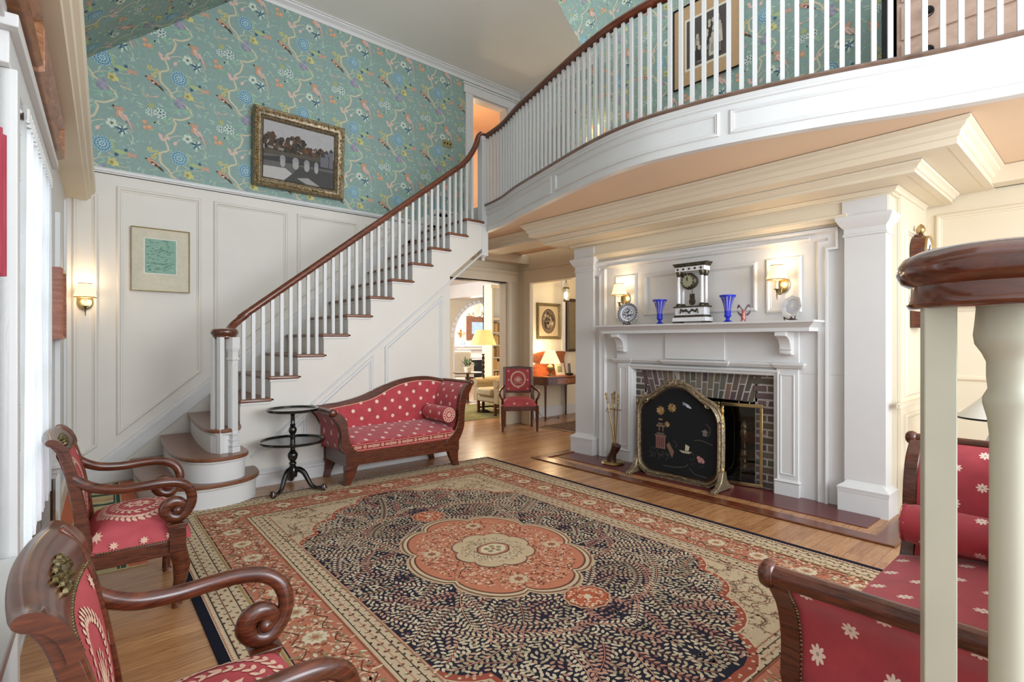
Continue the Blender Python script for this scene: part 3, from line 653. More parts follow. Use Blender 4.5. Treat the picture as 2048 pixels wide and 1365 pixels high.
# ---- brickwork
bk = G(); rnd = random.Random(2)
BYa, BYb = 1.885, 3.32; OYa, OYb, OZ = 2.06, 3.165, .725
def brick(pts, x0=4.548):
    c = rnd.choice([(104, 90, 84), (114, 98, 90), (92, 80, 76), (122, 104, 94), (100, 88, 84)]); bk.cc = lin(tuple(int(k*rnd.uniform(.92, 1.08)) for k in c))
    jit = rnd.uniform(0, .004); bk.prism(pts, lambda u, v, h: (x0+jit-h+.004*rnd.random(), u, v), -.03, .006)
zc = .004; row = 0
while zc < .96:
    h = .056
    for a, b in ((BYa, OYa), (OYb, BYb)):
        cut = [a, a+(b-a)*(.42 if row % 2 else 1.0), b] if row % 2 else [a, b]
        if zc > .66:
            e = (zc-.66)*.32
            if a == BYa: b2 = b-.0+e*0.9; cut[-1] = b2-.03
            else: cut[0] = a-e*.9+.03
        for p, q in zip(cut, cut[1:]):
            if q-p > .02: brick([(p+.007, zc+.006), (q-.007, zc+.006), (q-.007, min(zc+h-.002, .972)), (p+.007, min(zc+h-.002, .972))])
    zc += .063; row += 1
n = 20; yc = (OYa+OYb)/2
for k in range(n):
    f = lambda t, z: yc+(t-.5)*((OYb-OYa)-.03+2*(z-OZ)*.33)
    t0, t1 = k/n+.005, (k+1)/n-.005; zm = OZ+.09 if k % 2 else OZ+.155
    arch = lambda t: OZ+.012*(1-(2*t-1)**2)
    for z0, z1 in ((None, zm-.005), (zm+.005, .972)):
        a0 = arch(t0) if z0 is None else z0; a1 = arch(t1) if z0 is None else z0
        brick([(f(t0, a0), a0), (f(t1, a1), a1), (f(t1, z1), z1), (f(t0, z1), z1)])
struct(bk.build('wall_fireplace_bricks', 'paint', bevel=.003))
g = G(); 
for a, b in (((4.549, BYa, 0), (4.6, OYa+.0, .98)), ((4.549, OYb, 0), (4.6, BYb, .98)), ((4.549, OYa-.02, OZ+.012), (4.6, OYb+.02, .98))): g.box(a, b)
struct(g.build('wall_fireplace_mortar', 'mortar'))
for nm, a, b in (('wall_firebox_back', (5.1, 2.0, 0), (5.12, 3.2, 1.0)), ('wall_firebox_right', (4.6, 1.98, 0), (5.1, OYa, 1.0)), ('wall_firebox_left', (4.6, OYb, 0), (5.1, 3.25, 1.0)), ('ceiling_firebox', (4.6, 2.0, .85), (5.1, 3.2, .87)), ('floor_firebox', (4.6, OYa, -.01), (5.1, OYb, .004))):
    g = G(); g.box(a, b); struct(g.build(nm, 'soot'))
# ---- hearth slab and border
g = G(); g.box((4.105, 1.11, 0), (4.6, 4.0, .006)); struct(g.build('floor_hearth', 'hearth'))
g = G(); g.mould([(4.5, 1.02), (3.97, 1.02), (3.97, 4.02), (4.5, 4.02)][::-1], [(0, 0), (0, .012), (-.006, .014), (-.12, .012), (-.13, .006)], FZ); struct(g.build('floor_hearth_border', 'rail'))
# ================================================================= STAIRCASE
SY = 4.87; XN = lambda n: 1.407+.2355*(n-4); ZN = lambda n: .19*n
st = thing('staircase', 'white staircase with dark wooden treads rising along the panelled wall', 'staircase'); struct(st)
M['riser'] = M['white']
for n in range(4, 15):
    x0, x1, z = XN(n)-.262, XN(n)+.002, ZN(n)
    g = G(); g.prism([(x0+.012, SY-.02), (x0, SY-.008), (x0, WY-.02), (x1+.03, WY-.02), (x1+.03, SY), (x1, SY), (x1, SY-.02)], FZ, z-.03, z); g.build('tread', 'tread', st, bevel=.008)
    g = G(); g.box((x0+.025, SY+.002, z-.19), (x0+.05, WY-.02, z-.03)); g.box((x0+.016, SY-.008, z-.05), (x0+.03, WY-.02, z-.03)); g.box((x0+.016, SY-.012, z-.045), (x1-.012, SY, z-.03)); g.build('riser', 'white', st)
g = G(); g.box((XN(15)-.237, SY, 2.66), (XN(15)-.21, WY-.02, 2.85)); g.build('riser', 'white', st)
T1 = [(.487, 5.87), (.465, 5.35), (.462, 5.15), (.475, 4.9), (.52, 4.68), (.62, 4.51), (.76, 4.42), (.912, 4.40), (1.063, 4.43), (1.17, 4.50), (1.245, 4.62), (1.272, 4.78), (1.272, 4.87)]
T2 = [(.715, 5.87), (.68, 5.45), (.665, 5.1), (.669, 4.823), (.70, 4.63), (.77, 4.50), (.885, 4.43), (1.024, 4.44), (1.117, 4.50), (1.158, 4.6), (1.165, 4.75), (1.165, 4.87)]
T3 = [(.935, 5.87), (.888, 5.35), (.868, 5.0), (.868, 4.75), (.895, 4.62), (.95, 4.565), (1.03, 4.57), (1.10, 4.63), (1.14, 4.74), (1.15, 4.87)]
for k, T in enumerate((T1, T2, T3)):
    z = .19*(k+1); q = [(p.x, p.y) for p in catmull([(a, b, 0) for a, b in T], 4)]; cl = q+[(q[-1][0], 4.885), (1.6, 4.885), (1.6, 5.87)]
    g = G(); g.prism(cl[::-1], FZ, z-.03, z); g.build('tread', 'tread', st, bevel=.008)
    g = G(); ins = []
    for i, (x, y) in enumerate(q):
        a, b = Vector(q[max(i-1, 0)]), Vector(q[min(i+1, len(q)-1)]); d = (b-a).normalized(); ins.append((x-d.y*.025, y+d.x*.025))
    ins = ins+[(1.5, 4.875), (1.5, 5.87)]; g.prism(ins[::-1], FZ, z-.19, z-.03)
    g.mould(ins[:-2], [(0, -.02), (-.012, -.014), (-.016, 0), (0, 0)], lambda u, v, h: (u, v, z-.03+h)); g.build('riser', 'white', st, smooth=40)
# outer string and the panelled wall below it
poly = [(1.16, 0), (3.29, 0), (3.29, 1.98), (3.80, 2.39), (3.80, 2.83), (XN(15)-.22, 2.83)]
for n in range(14, 3, -1): poly += [(XN(n)+(-.0 if n < 14 else -.005)-.003, ZN(n)-.03), (XN(n)-.235, ZN(n)-.03)]
poly += [(1.16, ZN(4)-.03)]
g = G(); g.prism(poly, lambda u, v, h: (u, h, v), SY, SY+.03); g.box((3.268, SY+.031, 0), (3.288, 5.9, 1.95)); g.build('string', 'wallwhite', st)
g = G(); g.mould([(1.25, .26), (3.80, 2.32)], [(0, 0), (0, .012), (.012, .014), (.018, .004), (.02, 0)], FY(SY)); FS = FY(SY)
panel(g, [(2.496, .30), (3.19, .30), (3.19, 1.76), (2.496, 1.203)], FS); panel(g, [(1.815, .30), (2.371, .30), (2.371, 1.12), (1.815, .67)], FS); panel(g, [(1.37, .305), (1.716, .305), (1.716, .596)], FS)
g.mould([(1.16, 0), (3.30, 0)], [(0, 0), (0, .022), (.1, .022), (.11, .03), (.125, .03), (.14, .014), (.15, 0)], FS); g.build('string_moulding', 'white', st, smooth=30)
# balusters, newel cluster, rail
RZ = lambda x: 1.822+.784*(x-1.696)        # underside of the sloping rail
RY = 4.925
base = None
for n in range(3, 15):
    for k in range(3):
        x = XN(n)-.262+.055+.0785*k
        if n == 3 and k < 2: continue
        if n == 14 and k == 2: continue
        top = RZ(x)+.012 if x < 3.5 else RZ(3.5)+.012+(x-3.5)*1.15
        g = G(); g.box((x-.014, RY-.014, ZN(n)), (x+.014, RY+.014, top)); g.build('baluster', 'white', st)
def newel_small(x, y, z0, z1, w=.04, rot=.3, par=None, name='baluster', mat='white'):
    g = G(); g.X = Matrix.Translation((x, y, 0)) @ Matrix.Rotation(rot, 4, 'Z'); g.box((-w/2, -w/2, z0), (w/2, w/2, z1)); g.build(name, mat, par, bevel=.002)
def newel_main(x, y, z0, z1, par, rot=0.0):
    g = G(); g.X = Matrix.Translation((x, y, 0)) @ Matrix.Rotation(rot, 4, 'Z'); W = .036
    q = W*.70; g.box((-q, -q, z0), (q, q, z1))
    for s_ in (-1, 0, 1):
        for sg in (-1, 1): g.box((s_*q*.6-.0035, -q-.003 if sg < 0 else q, z0+.17), (s_*q*.6+.0035, -q if sg < 0 else q+.003, z1-.20)); g.box((-q-.003 if sg < 0 else q, s_*q*.6-.0035, z0+.17), (-q if sg < 0 else q+.003, s_*q*.6+.0035, z1-.20))
    for a, b, e in ((0, .045, 1.2), (.05, .06, 1.3), (.075, .085, 1.05), (.095, .105, 1.25), (.12, .128, 1.05), (.14, .15, 1.3)): g.box((-W*e*.85, -W*e*.85, z0+a), (W*e*.85, W*e*.85, z0+b))
    pr = [(1.0, z1-.185), (1.25, z1-.178), (1.25, z1-.168), (1.0, z1-.16), (.95, z1-.12), (1.2, z1-.10), (1.35, z1-.085), (1.35, z1)]
    for (e0, a), (e1, b) in zip(pr, pr[1:]):
        c0, c1 = q*e0*1.02, q*e1*1.02; vs = [g.V(p) for p in ((-c0, -c0, a), (c0, -c0, a), (c0, c0, a), (-c0, c0, a), (-c1, -c1, b), (c1, -c1, b), (c1, c1, b), (-c1, c1, b))]
        for f in ((0, 1, 5, 4), (1, 2, 6, 5), (2, 3, 7, 6), (3, 0, 4, 7)): g.F([vs[k] for k in f])
    g.build('newel_post', 'white', par, smooth=40)
newel_main(1.045, 4.60, .38, 1.29, st, .5)
for x, y in ((.955, 4.59), (.925, 4.66), (.965, 4.74), (1.05, 4.78)): newel_small(x, y, .38, 1.29, .038, .5, st)
def volute_cap(g, x, y, z, R=.125):
    # round moulded cap seen from the side as a bull-nosed disc
    g.lathe([(0, -.045), (R*.80, -.045), (R*.86, -.043), (R*.9, -.036), (R*.86, -.03), (R*.86, -.018), (R*.94, -.01), (R, .004), (R, .016), (R*.95, .028), (R*.8, .036), (R*.3, .04), (0, .04)], (x, y, z), 36)
M['cap'] = wood('polished_dark_cap', (56, 24, 14), (112, 54, 32), .12, (3, 3, 14), coat=.8)
g = G(); volute_cap(g, 1.0, 4.67, 1.32, .10); g.build('rail_cap', 'cap', st, smooth=50)
RP = lambda g, path: g.tube(path, [(.031, .034)]*len(path), 12, up=(0, 0, 1))
path = catmull([(1.0, 4.74, 1.325), (1.06, 4.83, 1.34), (1.12, 4.9, 1.40), (1.22, RY, 1.487), (1.35, RY, RZ(1.35)+.045), (3.3, RY, RZ(3.3)+.045), (3.5, RY, RZ(3.5)+.05), (3.60, RY, 3.40), (3.68, RY, 3.53), (3.73, RY, 3.66), (3.765, RY-.02, 3.70)], 6)
g = G(); RP(g, path); g.build('handrail', 'rail', st, smooth=60)
# landing newel with pendant drop
g = G(); g.box((3.735, 4.86, 2.26), (3.825, 4.95, 3.66)); g.box((3.728, 4.853, 3.60), (3.832, 4.957, 3.62)); g.lathe([(0, 2.20), (.02, 2.205), (.026, 2.22), (.018, 2.235), (.03, 2.245), (.045, 2.26)], (3.78, 4.905, 0), 14); g.build('newel_post', 'white', st, bevel=.003)
# balcony balustrade
bal = thing('balustrade', 'curved balcony railing of slim white balusters under a dark wooden handrail', 'railing'); struct(bal)
s = .14; cnt = 0
while s < BL[-1]-.9 and cnt < 72:
    p, d = bpos(s, .03); g = G(); g.X = Matrix.Translation(p) @ Matrix.Rotation(math.atan2(d.y, d.x), 4, 'Z'); g.box((-.0125, -.0125, 2.87), (.0125, .0125, 3.65))
    g.build('baluster', 'white', bal); s += .0785; cnt += 1
pth = [bpos(k*.06, .03)[0]+Vector((0, 0, 3.67)) for k in range(1, int((BL[-1]-.5)/.06))]
g = G(); g.tube([Vector((3.78, 4.9, 3.68))]+pth, [(.033, .036)]*(len(pth)+1), 12, up=(0, 0, 1)); g.build('handrail', 'rail', bal, smooth=60)
g = G(); g.mould([(q.x, q.y) for q in (bpos(k*.05, .03)[0] for k in range(2, int((BL[-1]-.5)/.05)))], [(-.018, 0), (.018, 0), (.018, .012), (-.018, .012)], lambda u, v, h: (u, v, 3.636+h)); g.build('fillet', 'maho', bal)
# ================================================================= RUGS
def dpoly(g, pts, c, l, fm): g.cc = lin(c); g.poly([fm(p[0], p[1], l) for p in pts])
class Art:
    def __init__(s, g, fm): s.g = g; s.fm = fm; s.T = [(1, 1)]; s.n = 0
    def P(s, pts, c, l=1):
        s.n += 1; l = l+.036*(s.n % 25)
        for sx, sy in s.T: s.g.cc = lin(c); s.g.poly([s.fm(p[0]*sx, p[1]*sy, l) for p in pts])
    def disc(s, x, y, r, c, l=1, ry=None, rot=0, n=10):
        ry = ry or r; s.P([(x+r*math.cos(t)*math.cos(rot)-ry*math.sin(t)*math.sin(rot), y+r*math.cos(t)*math.sin(rot)+ry*math.sin(t)*math.cos(rot)) for t in (2*PI*k/n for k in range(n))], c, l)
    def leaf(s, x, y, L, a, c, l=1, wd=.4):
        ca, sa = math.cos(a), math.sin(a); s.P([(x+u*L*ca-v*L*sa, y+u*L*sa+v*L*ca) for u, v in ((0, 0), (.35, wd*.5), (.8, wd*.35), (1, 0), (.8, -wd*.35), (.35, -wd*.5))], c, l)
    def star(s, x, y, r, n, c, l=1, inner=.5, ph=0, sy=1):
        s.P([(x+(r if k % 2 == 0 else r*inner)*math.cos(PI*k/n+ph), y+sy*(r if k % 2 == 0 else r*inner)*math.sin(PI*k/n+ph)) for k in range(2*n)], c, l)
    def stroke(s, pts, wd, c, l=1, n=4, cm=True):
        Q = catmull([(p[0], p[1], 0) for p in pts], n) if cm else [Vector((p[0], p[1], 0)) for p in pts]; L, R = [], []
        for i, p in enumerate(Q):
            d = (Q[min(i+1, len(Q)-1)]-Q[max(i-1, 0)]).normalized(); L.append((p.x-d.y*wd/2, p.y+d.x*wd/2)); R.append((p.x+d.y*wd/2, p.y-d.x*wd/2))
        for i in range(len(Q)-1): s.P([L[i], L[i+1], R[i+1], R[i]], c, l)
    def rect(s, a, b, c, d, col, l=1): s.P([(a, c), (b, c), (b, d), (a, d)], col, l)
RUGZ = .008
def build_rug():
    rt = thing('area_rug', 'large oriental rug with a navy field, rust medallion and rust and cream borders', 'rug', (1.965, 2.45, 0), math.radians(-1.46))
    g = G(); g.box((-1.49, -2.05, 0), (1.49, 2.05, RUGZ)); g.mi = [0]*len(g.f); 
    Z = lambda l: RUGZ+.0004*l
    fm = lambda u, v, l: (u, v, Z(l)); A = Art(g, fm); r = random.Random(11)
    navy = (44, 42, 54); cream = (216, 198, 168); beige = (202, 180, 148); rust = (188, 120, 96); rust2 = (160, 84, 62); pink = (196, 142, 118); dk = (66, 50, 46); olive = (150, 138, 104)
    for f in range(len(g.col)): g.col[f] = lin((28, 28, 40))
    W, H = 1.49, 2.05
    A.rect(-1.45, 1.45, -2.03, 2.03, beige, 1)
    A.rect(-1.27, 1.27, -1.83, 1.83, rust, 2); A.rect(-1.0, 1.0, -1.56, 1.56, beige, 3); A.rect(-.87, .87, -1.47, 1.47, (200, 178, 146), 4)
    # fine lines of the guard borders
    def ring(x, y, w, c, l):
        for a, b, p, q in ((-x, x, y, y-w), (-x, x, -y, -y+w), (-x, -x+w, -y, y), (x-w, x, -y, y)): A.rect(a, b, min(p, q), max(p, q), c, l)
    for x, y, w, c in ((1.445, 2.025, .008, (196, 120, 90)), (1.425, 2.005, .005, dk), (1.385, 1.965, .004, (120, 84, 66)), (1.33, 1.9, .004, dk), (1.285, 1.85, .01, (170, 136, 84)), (1.27, 1.83, .006, dk), (1.01, 1.57, .008, (150, 90, 66)), (.985, 1.56, .004, dk), (.95, 1.53, .005, pink), (.915, 1.505, .004, dk), (.88, 1.48, .006, (170, 110, 84))): ring(x, y, w, c, 5)
    # meander and blossoms in the guards
    def walk(x, y, step):
        out = []; L = [(-x, -y), (x, -y), (x, y), (-x, y), (-x, -y)]
        for (a, b), (c, d) in zip(L, L[1:]):
            n = int(math.hypot(c-a, d-b)/step)
            for k in range(n): t = (k+.5)/n; out.append((a+(c-a)*t, b+(d-b)*t, math.atan2(d-b, c-a), k))
        return out
    for x, y, st, am in ((1.405, 1.985, .03, .011), (1.36, 1.935, .034, .014), (1.308, 1.875, .03, .011), (.968, 1.545, .03, .01), (.932, 1.517, .03, .01), (.897, 1.49, .028, .008)):
        for px, py, a, k in walk(x, y, st):
            s = 1 if k % 2 else -1; nx, ny = -math.sin(a)*am*s, math.cos(a)*am*s
            A.leaf(px+nx*.2, py+ny*.2, .02, a+s*1.0, r.choice([dk, (120, 72, 58), (86, 80, 66)]), 6, .35)
            A.disc(px+nx, py+ny, .005, r.choice([(170, 96, 74), (226, 206, 176), dk]), 7, n=6)
    for px, py, a, k in walk(1.438, 2.018, .018): A.disc(px, py, .006, (226, 212, 186), 6, n=5)
    # main rust border
    for px, py, a, k in walk(1.14, 1.70, .26):
        q = lambda u, v: (px+u*math.cos(a)-v*math.sin(a), py+u*math.sin(a)+v*math.cos(a))
        x, y = q(0, 0)
        A.star(x, y, .058, 11, cream, 6, .78, a); A.star(x, y, .036, 8, (186, 160, 124), 7, .6, a); A.star(x, y, .018, 6, (170, 110, 86), 8, .6)
        for s in (-1, 1):
            x2, y2 = q(.13, s*.045); A.disc(x2, y2, .026, (170, 120, 96), 6, .014, a); A.disc(x2, y2, .016, cream, 7, .008, a)
            for t in range(5): x3, y3 = q(-.1+.05*t, s*(.085+.02*math.sin(t*2))); A.leaf(x3, y3, .035, a+s*(.6+t*.3), r.choice([cream, (214, 170, 140), olive]), 7, .4)
            A.stroke([q(-.13, s*.1), q(-.06, s*.05), q(0, s*.095), q(.07, s*.06), q(.13, s*.1)], .005, (100, 62, 48), 6, 3)
    for k in range(8500):
        side = r.random()
        if side < .35: x = r.choice((-1, 1))*r.uniform(1.03, 1.25); y = r.uniform(-1.8, 1.8)
        elif side < .62: x = r.uniform(-1.2, 1.2); y = r.choice((-1, 1))*r.uniform(1.6, 1.81)
        else: x = r.choice((-1, 1))*r.uniform(1.03, 1.25); y = r.uniform(-1.8, 1.8)
        A.leaf(x, y, r.uniform(.014, .03), r.uniform(0, 6.28), r.choice([(222, 184, 150), cream, (206, 150, 118), (196, 120, 88), (140, 76, 58), olive]), 5, .5)
    # cream spandrels: scrolling vines
    for k in range(330):
        x, y, a = r.uniform(-.82, .82), r.choice((-1, 1))*r.uniform(.75, 1.42), r.uniform(0, 6.28); pts = [(x, y)]
        for t in range(5): a += .75*r.choice((1, 1, .4)); x += .035*math.cos(a); y += .035*math.sin(a); pts.append((x, y)); A.leaf(x, y, .02, a+1, r.choice([(150, 116, 92), (120, 100, 82), (176, 130, 106)]), 5, .4); A.leaf(x, y, .02, a-1, (150, 120, 96), 5, .4)
        A.stroke(pts, .0045, r.choice([(96, 80, 66), (130, 92, 74)]), 5, 3); A.star(x, y, .012, 4, r.choice([(150, 90, 72), dk]), 5, .5)
    for k in range(2600):
        x, y = r.uniform(-.85, .85), r.choice((-1, 1))*r.uniform(.68, 1.45); A.leaf(x, y, .015, r.uniform(0, 6.28), r.choice([(166, 138, 108), (140, 104, 84), (222, 204, 176), (108, 90, 74)]), 5, .4)
    # dark field with scalloped ends
    half = [(.865, 0), (.865, .66)]
    for (ax_, ay_), (bx_, by_) in zip([(.865, .66), (.71, .92), (.52, 1.14), (.27, 1.33)], [(.71, .92), (.52, 1.14), (.27, 1.33), (0, 1.50)]):
        nx_, ny_ = by_-ay_, -(bx_-ax_); nl = math.hypot(nx_, ny_)
        for k in range(1, 7): t = k/6; b_ = .06*math.sin(PI*t)**.7; half.append((min(.865, ax_+(bx_-ax_)*t+nx_/nl*b_), ay_+(by_-ay_)*t+ny_/nl*b_))
    def outline(sc): 
        q = half
        up = [(x*sc if x < .86 else x*sc, y*sc) for x, y in q]; full = up+[(-x, y) for x, y in up[::-1][1:]]; return full+[(x, -y) for x, y in full[::-1][1:-1]]
    def fan(pts, c, l):
        for a, b in zip(pts, pts[1:]+pts[:1]): A.P([(0, 0), a, b], c, l)
    fan([(max(-.87, min(.87, x)), y) for x, y in outline(1.035)], (216, 190, 158), 6); fan([(max(-.868, min(.868, x)), y) for x, y in outline(1.03)], (160, 84, 66), 7)
    for x, y in outline(1.016):
        if abs(y) > .64: A.disc(x, y, .008, (216, 180, 150), 9, n=6)
    fan(outline(1.0), navy, 8)
    import bisect
    hp = sorted([(y, x) for x, y in half])
    def inside(x, y, m=.02):
        x, y = abs(x), abs(y)
        if y > 1.47: return False
        for (y0, x0), (y1, x1) in zip(hp, hp[1:]):
            if y0 <= y <= y1: return x < x0+(x1-x0)*((y-y0)/max(1e-6, y1-y0))-m
        return False
    tones = [(208, 190, 160), (190, 172, 142), (172, 156, 128), (212, 194, 166), (196, 156, 132), (184, 136, 118), (152, 140, 120), (134, 96, 88)]
    A.T = [(1, 1), (-1, 1), (1, -1), (-1, -1)]
    def medal(x, y, sc=1): return math.hypot(x/.5, y/.62) < sc
    cell = {}
    def free(x, y, d):
        i, j = int(x/.02), int(y/.02)
        for a in (-1, 0, 1):
            for b in (-1, 0, 1):
                for (px, py) in cell.get((i+a, j+b), ()):
                    if (px-x)**2+(py-y)**2 < d*d: return False
        cell.setdefault((i, j), []).append((x, y)); return True
    for fern in range(260):
        x, y, a = r.uniform(0, .85), r.uniform(0, 1.45), r.uniform(-.6, 2.2); cur = r.uniform(-.35, .35); pts = [(x, y)]
        tone = r.choice(tones[:6]); stemc = r.choice([(176, 116, 98), (204, 152, 126), (130, 80, 74)])
        hit = 0
        for t in range(20):
            x += .026*math.cos(a); y += .026*math.sin(a); a += cur*.28
            if x < -.005 or y < -.005 or not inside(x, y, .012) or medal(x, y, .97): break
            pts.append((x, y))
            for s in (-1, 1):
                lx, ly = x+.004*math.cos(a+s*1.4), y+.004*math.sin(a+s*1.4); ex, ey = lx+.014*math.cos(a+s*.8), ly+.014*math.sin(a+s*.8)
                if free(ex, ey, .0165): A.leaf(lx, ly, .03, a+s*.85, tone, 10, .5); hit += 1
        if len(pts) > 3 and hit > len(pts)*.9: A.stroke(pts, .0045, stemc, 11, 2)
    for k in range(9000):
        x, y = r.uniform(0, .86), r.uniform(0, 1.48)
        if inside(x, y, .014) and not medal(x, y, .97) and free(x, y, .0195): A.star(x, y, r.uniform(.008, .012), 5, r.choice(tones), 10, .7, r.random())
    A.T = [(1, 1)]
    # lobed medallion
    def lob(sx, sy, l, c, am=.075, n=8, ph=0):
        pts = []
        for k in range(96):
            t = 2*PI*k/96; rr = 1-am+am*abs(math.cos(n*t/2+ph))**.6*1.6; pts.append((sx*rr*math.cos(t), sy*rr*math.sin(t)))
        fan(pts, c, l); return pts
    lob(.505, .63, 11, (196, 170, 136)); lob(.49, .612, 12, (120, 84, 70)); lob(.48, .60, 13, (206, 184, 150)); lob(.462, .58, 14, (110, 70, 58)); lob(.452, .568, 15, (194, 124, 96))
    for k in range(2300):
        t, q = r.uniform(0, 6.28), math.sqrt(r.uniform(.2, .97)); A.leaf(.43*q*math.cos(t), .54*q*math.sin(t), r.uniform(.014, .028), r.uniform(0, 6.28), r.choice([(222, 176, 146), cream, (206, 140, 108), (150, 80, 60), (200, 150, 120), (120, 74, 58)]), 16, .5)
    for k in range(8):
        t = 2*PI*(k+.5)/8; x, y = .35*math.cos(t), .43*math.sin(t)
        if k % 2: A.star(x, y, .06, 10, (206, 180, 146), 18, .75); A.star(x, y, .03, 6, (150, 96, 76), 19, .6)
        A.stroke([(x*.75, y*.75), (x*.9+.03*math.sin(t), y*.9-.03*math.cos(t)), (x*1.15, y*1.15)], .006, (110, 62, 46), 17, 3)
    lob(.235, .25, 20, (120, 84, 70), .09, 8); lob(.226, .242, 21, (200, 176, 142), .09, 8)
    for k in range(300): t, q = r.uniform(0, 6.28), math.sqrt(r.uniform(.25, .85)); A.leaf(.2*q*math.cos(t), .21*q*math.sin(t), .018, r.uniform(0, 6.28), r.choice([(120, 110, 90), (160, 120, 96), (226, 206, 176)]), 22, .4)
    lob(.105, .09, 23, (110, 74, 62), .05, 6); lob(.095, .08, 24, (190, 134, 108), .05, 6); lob(.08, .066, 25, (214, 200, 166), .05, 6)
    for k in range(5): A.star(.042*math.cos(k*1.257), .035*math.sin(k*1.257), .02, 6, (150, 132, 104), 26, .7)
    A.star(0, 0, .016, 6, (160, 96, 80), 27, .6)
    for s in (-1, 1):
        for sc, c, l in ((1.0, (196, 150, 122), 20), (.9, (120, 70, 60), 21), (.84, (186, 100, 70), 22)):
            A.star(0, s*.755, .125*sc, 12, c, l, .93, 0, .95)
        for k in range(110): t, q = r.uniform(0, 6.28), math.sqrt(r.random())*.095; A.leaf(q*math.cos(t), s*.755+q*math.sin(t), .02, r.uniform(0, 6.28), r.choice([cream, (224, 180, 150), (140, 76, 60)]), 23, .5)
        A.star(0, s*.755, .025, 6, cream, 24, .6); A.star(0, s*.645, .03, 5, (190, 150, 120), 19, .6)
    g.build('pile', 'rug', rt, recalc=False)
    g = G(); fr = random.Random(5)
    for s in (-1, 1):
        g = G()
        for k in range(330):
            x = -1.47+2.94*k/329; L = fr.uniform(.03, .055); dx = fr.uniform(-.012, .012); g.bar((x, s*2.045, .003), (x+dx, s*(2.045+L), .003), .004, .004)
        g.build('fringe', 'fringe', rt)
build_rug()
# kilim by the door, small rug in the hall, green rug in the far room
def small_rug(name, label, x0, y0, x1, y1, base, fn, rz=0, z=.006):
    t = thing(name, label, 'rug', ((x0+x1)/2, (y0+y1)/2, 0), rz); w, h = (x1-x0)/2, (y1-y0)/2
    g = G(); g.cc = lin(base); g.box((-w, -h, 0), (w, h, z)); A = Art(g, lambda u, v, l: (u, v, z+.0004*l)); fn(A, w, h); g.build('pile', 'rug', t, recalc=False); return t
def kil(A, w, h):
    r = random.Random(3); A.rect(w-.09, w, -h, h, (206, 120, 90), 1); A.rect(-w, -w+.09, -h, h, (206, 120, 90), 1)
    for x in (w-.12, w-.30): A.rect(x-.02, x+.02, -h, h, (62, 84, 78), 2); A.rect(x-.008, x-.004, -h, h, (206, 190, 150), 3)
    for k in range(14): y = -h+.05+k*2*h/14; A.P([(w-.28, y), (w-.14, y-.01), (w-.14, y+.06), (w-.2, y+.04), (w-.28, y+.07)], (62, 84, 78) if k % 2 else (206, 150, 120), 3)
    for k in range(90): x, y = r.uniform(-w+.1, w-.36), r.uniform(-h, h-.04); q = r.uniform(.03, .09); A.P([(x, y), (x+q, y+.012), (x+q, y+.035), (x+q*.4, y+.03), (x, y+.025)], r.choice([(96, 92, 74), (70, 86, 80), (150, 110, 86), (178, 140, 110), (60, 60, 56)]), 2)
small_rug('kilim_rug', 'flat woven kilim in cream with green and salmon stripes at the foot of the stairs', -.02, 3.6, .44, 5.8, (196, 182, 136), kil, math.radians(-3.0))
def hr(A, w, h):
    r = random.Random(8)
    for k in range(700): A.leaf(r.uniform(-w, w-.03), r.uniform(-h, h-.03), .04, r.uniform(0, 6.28), r.choice([(120, 92, 70), (150, 124, 96), (84, 70, 62), (70, 74, 84), (160, 104, 84)]), 1, .5)
    A.rect(-w, -w+.03, -h, h, (190, 176, 150), 2); A.rect(-w, w, -h, -h+.0, (190, 176, 150), 2)
small_rug('hall_rug', 'dark patterned runner with a cream fringe beyond the opening beside the fireplace', 5.35, 4.3, 7.0, 5.6, (104, 84, 70), hr, .05)
def gr(A, w, h):
    r = random.Random(9)
    for k in range(500): A.leaf(r.uniform(-w, w-.03), r.uniform(-h, h-.03), .05, r.uniform(0, 6.28), r.choice([(150, 146, 90), (96, 100, 66), (176, 160, 110)]), 1, .5)
small_rug('green_rug', 'olive green patterned rug in the far room under the wing chair', 4.7, 6.7, 6.6, 8.4, (128, 122, 84), gr)
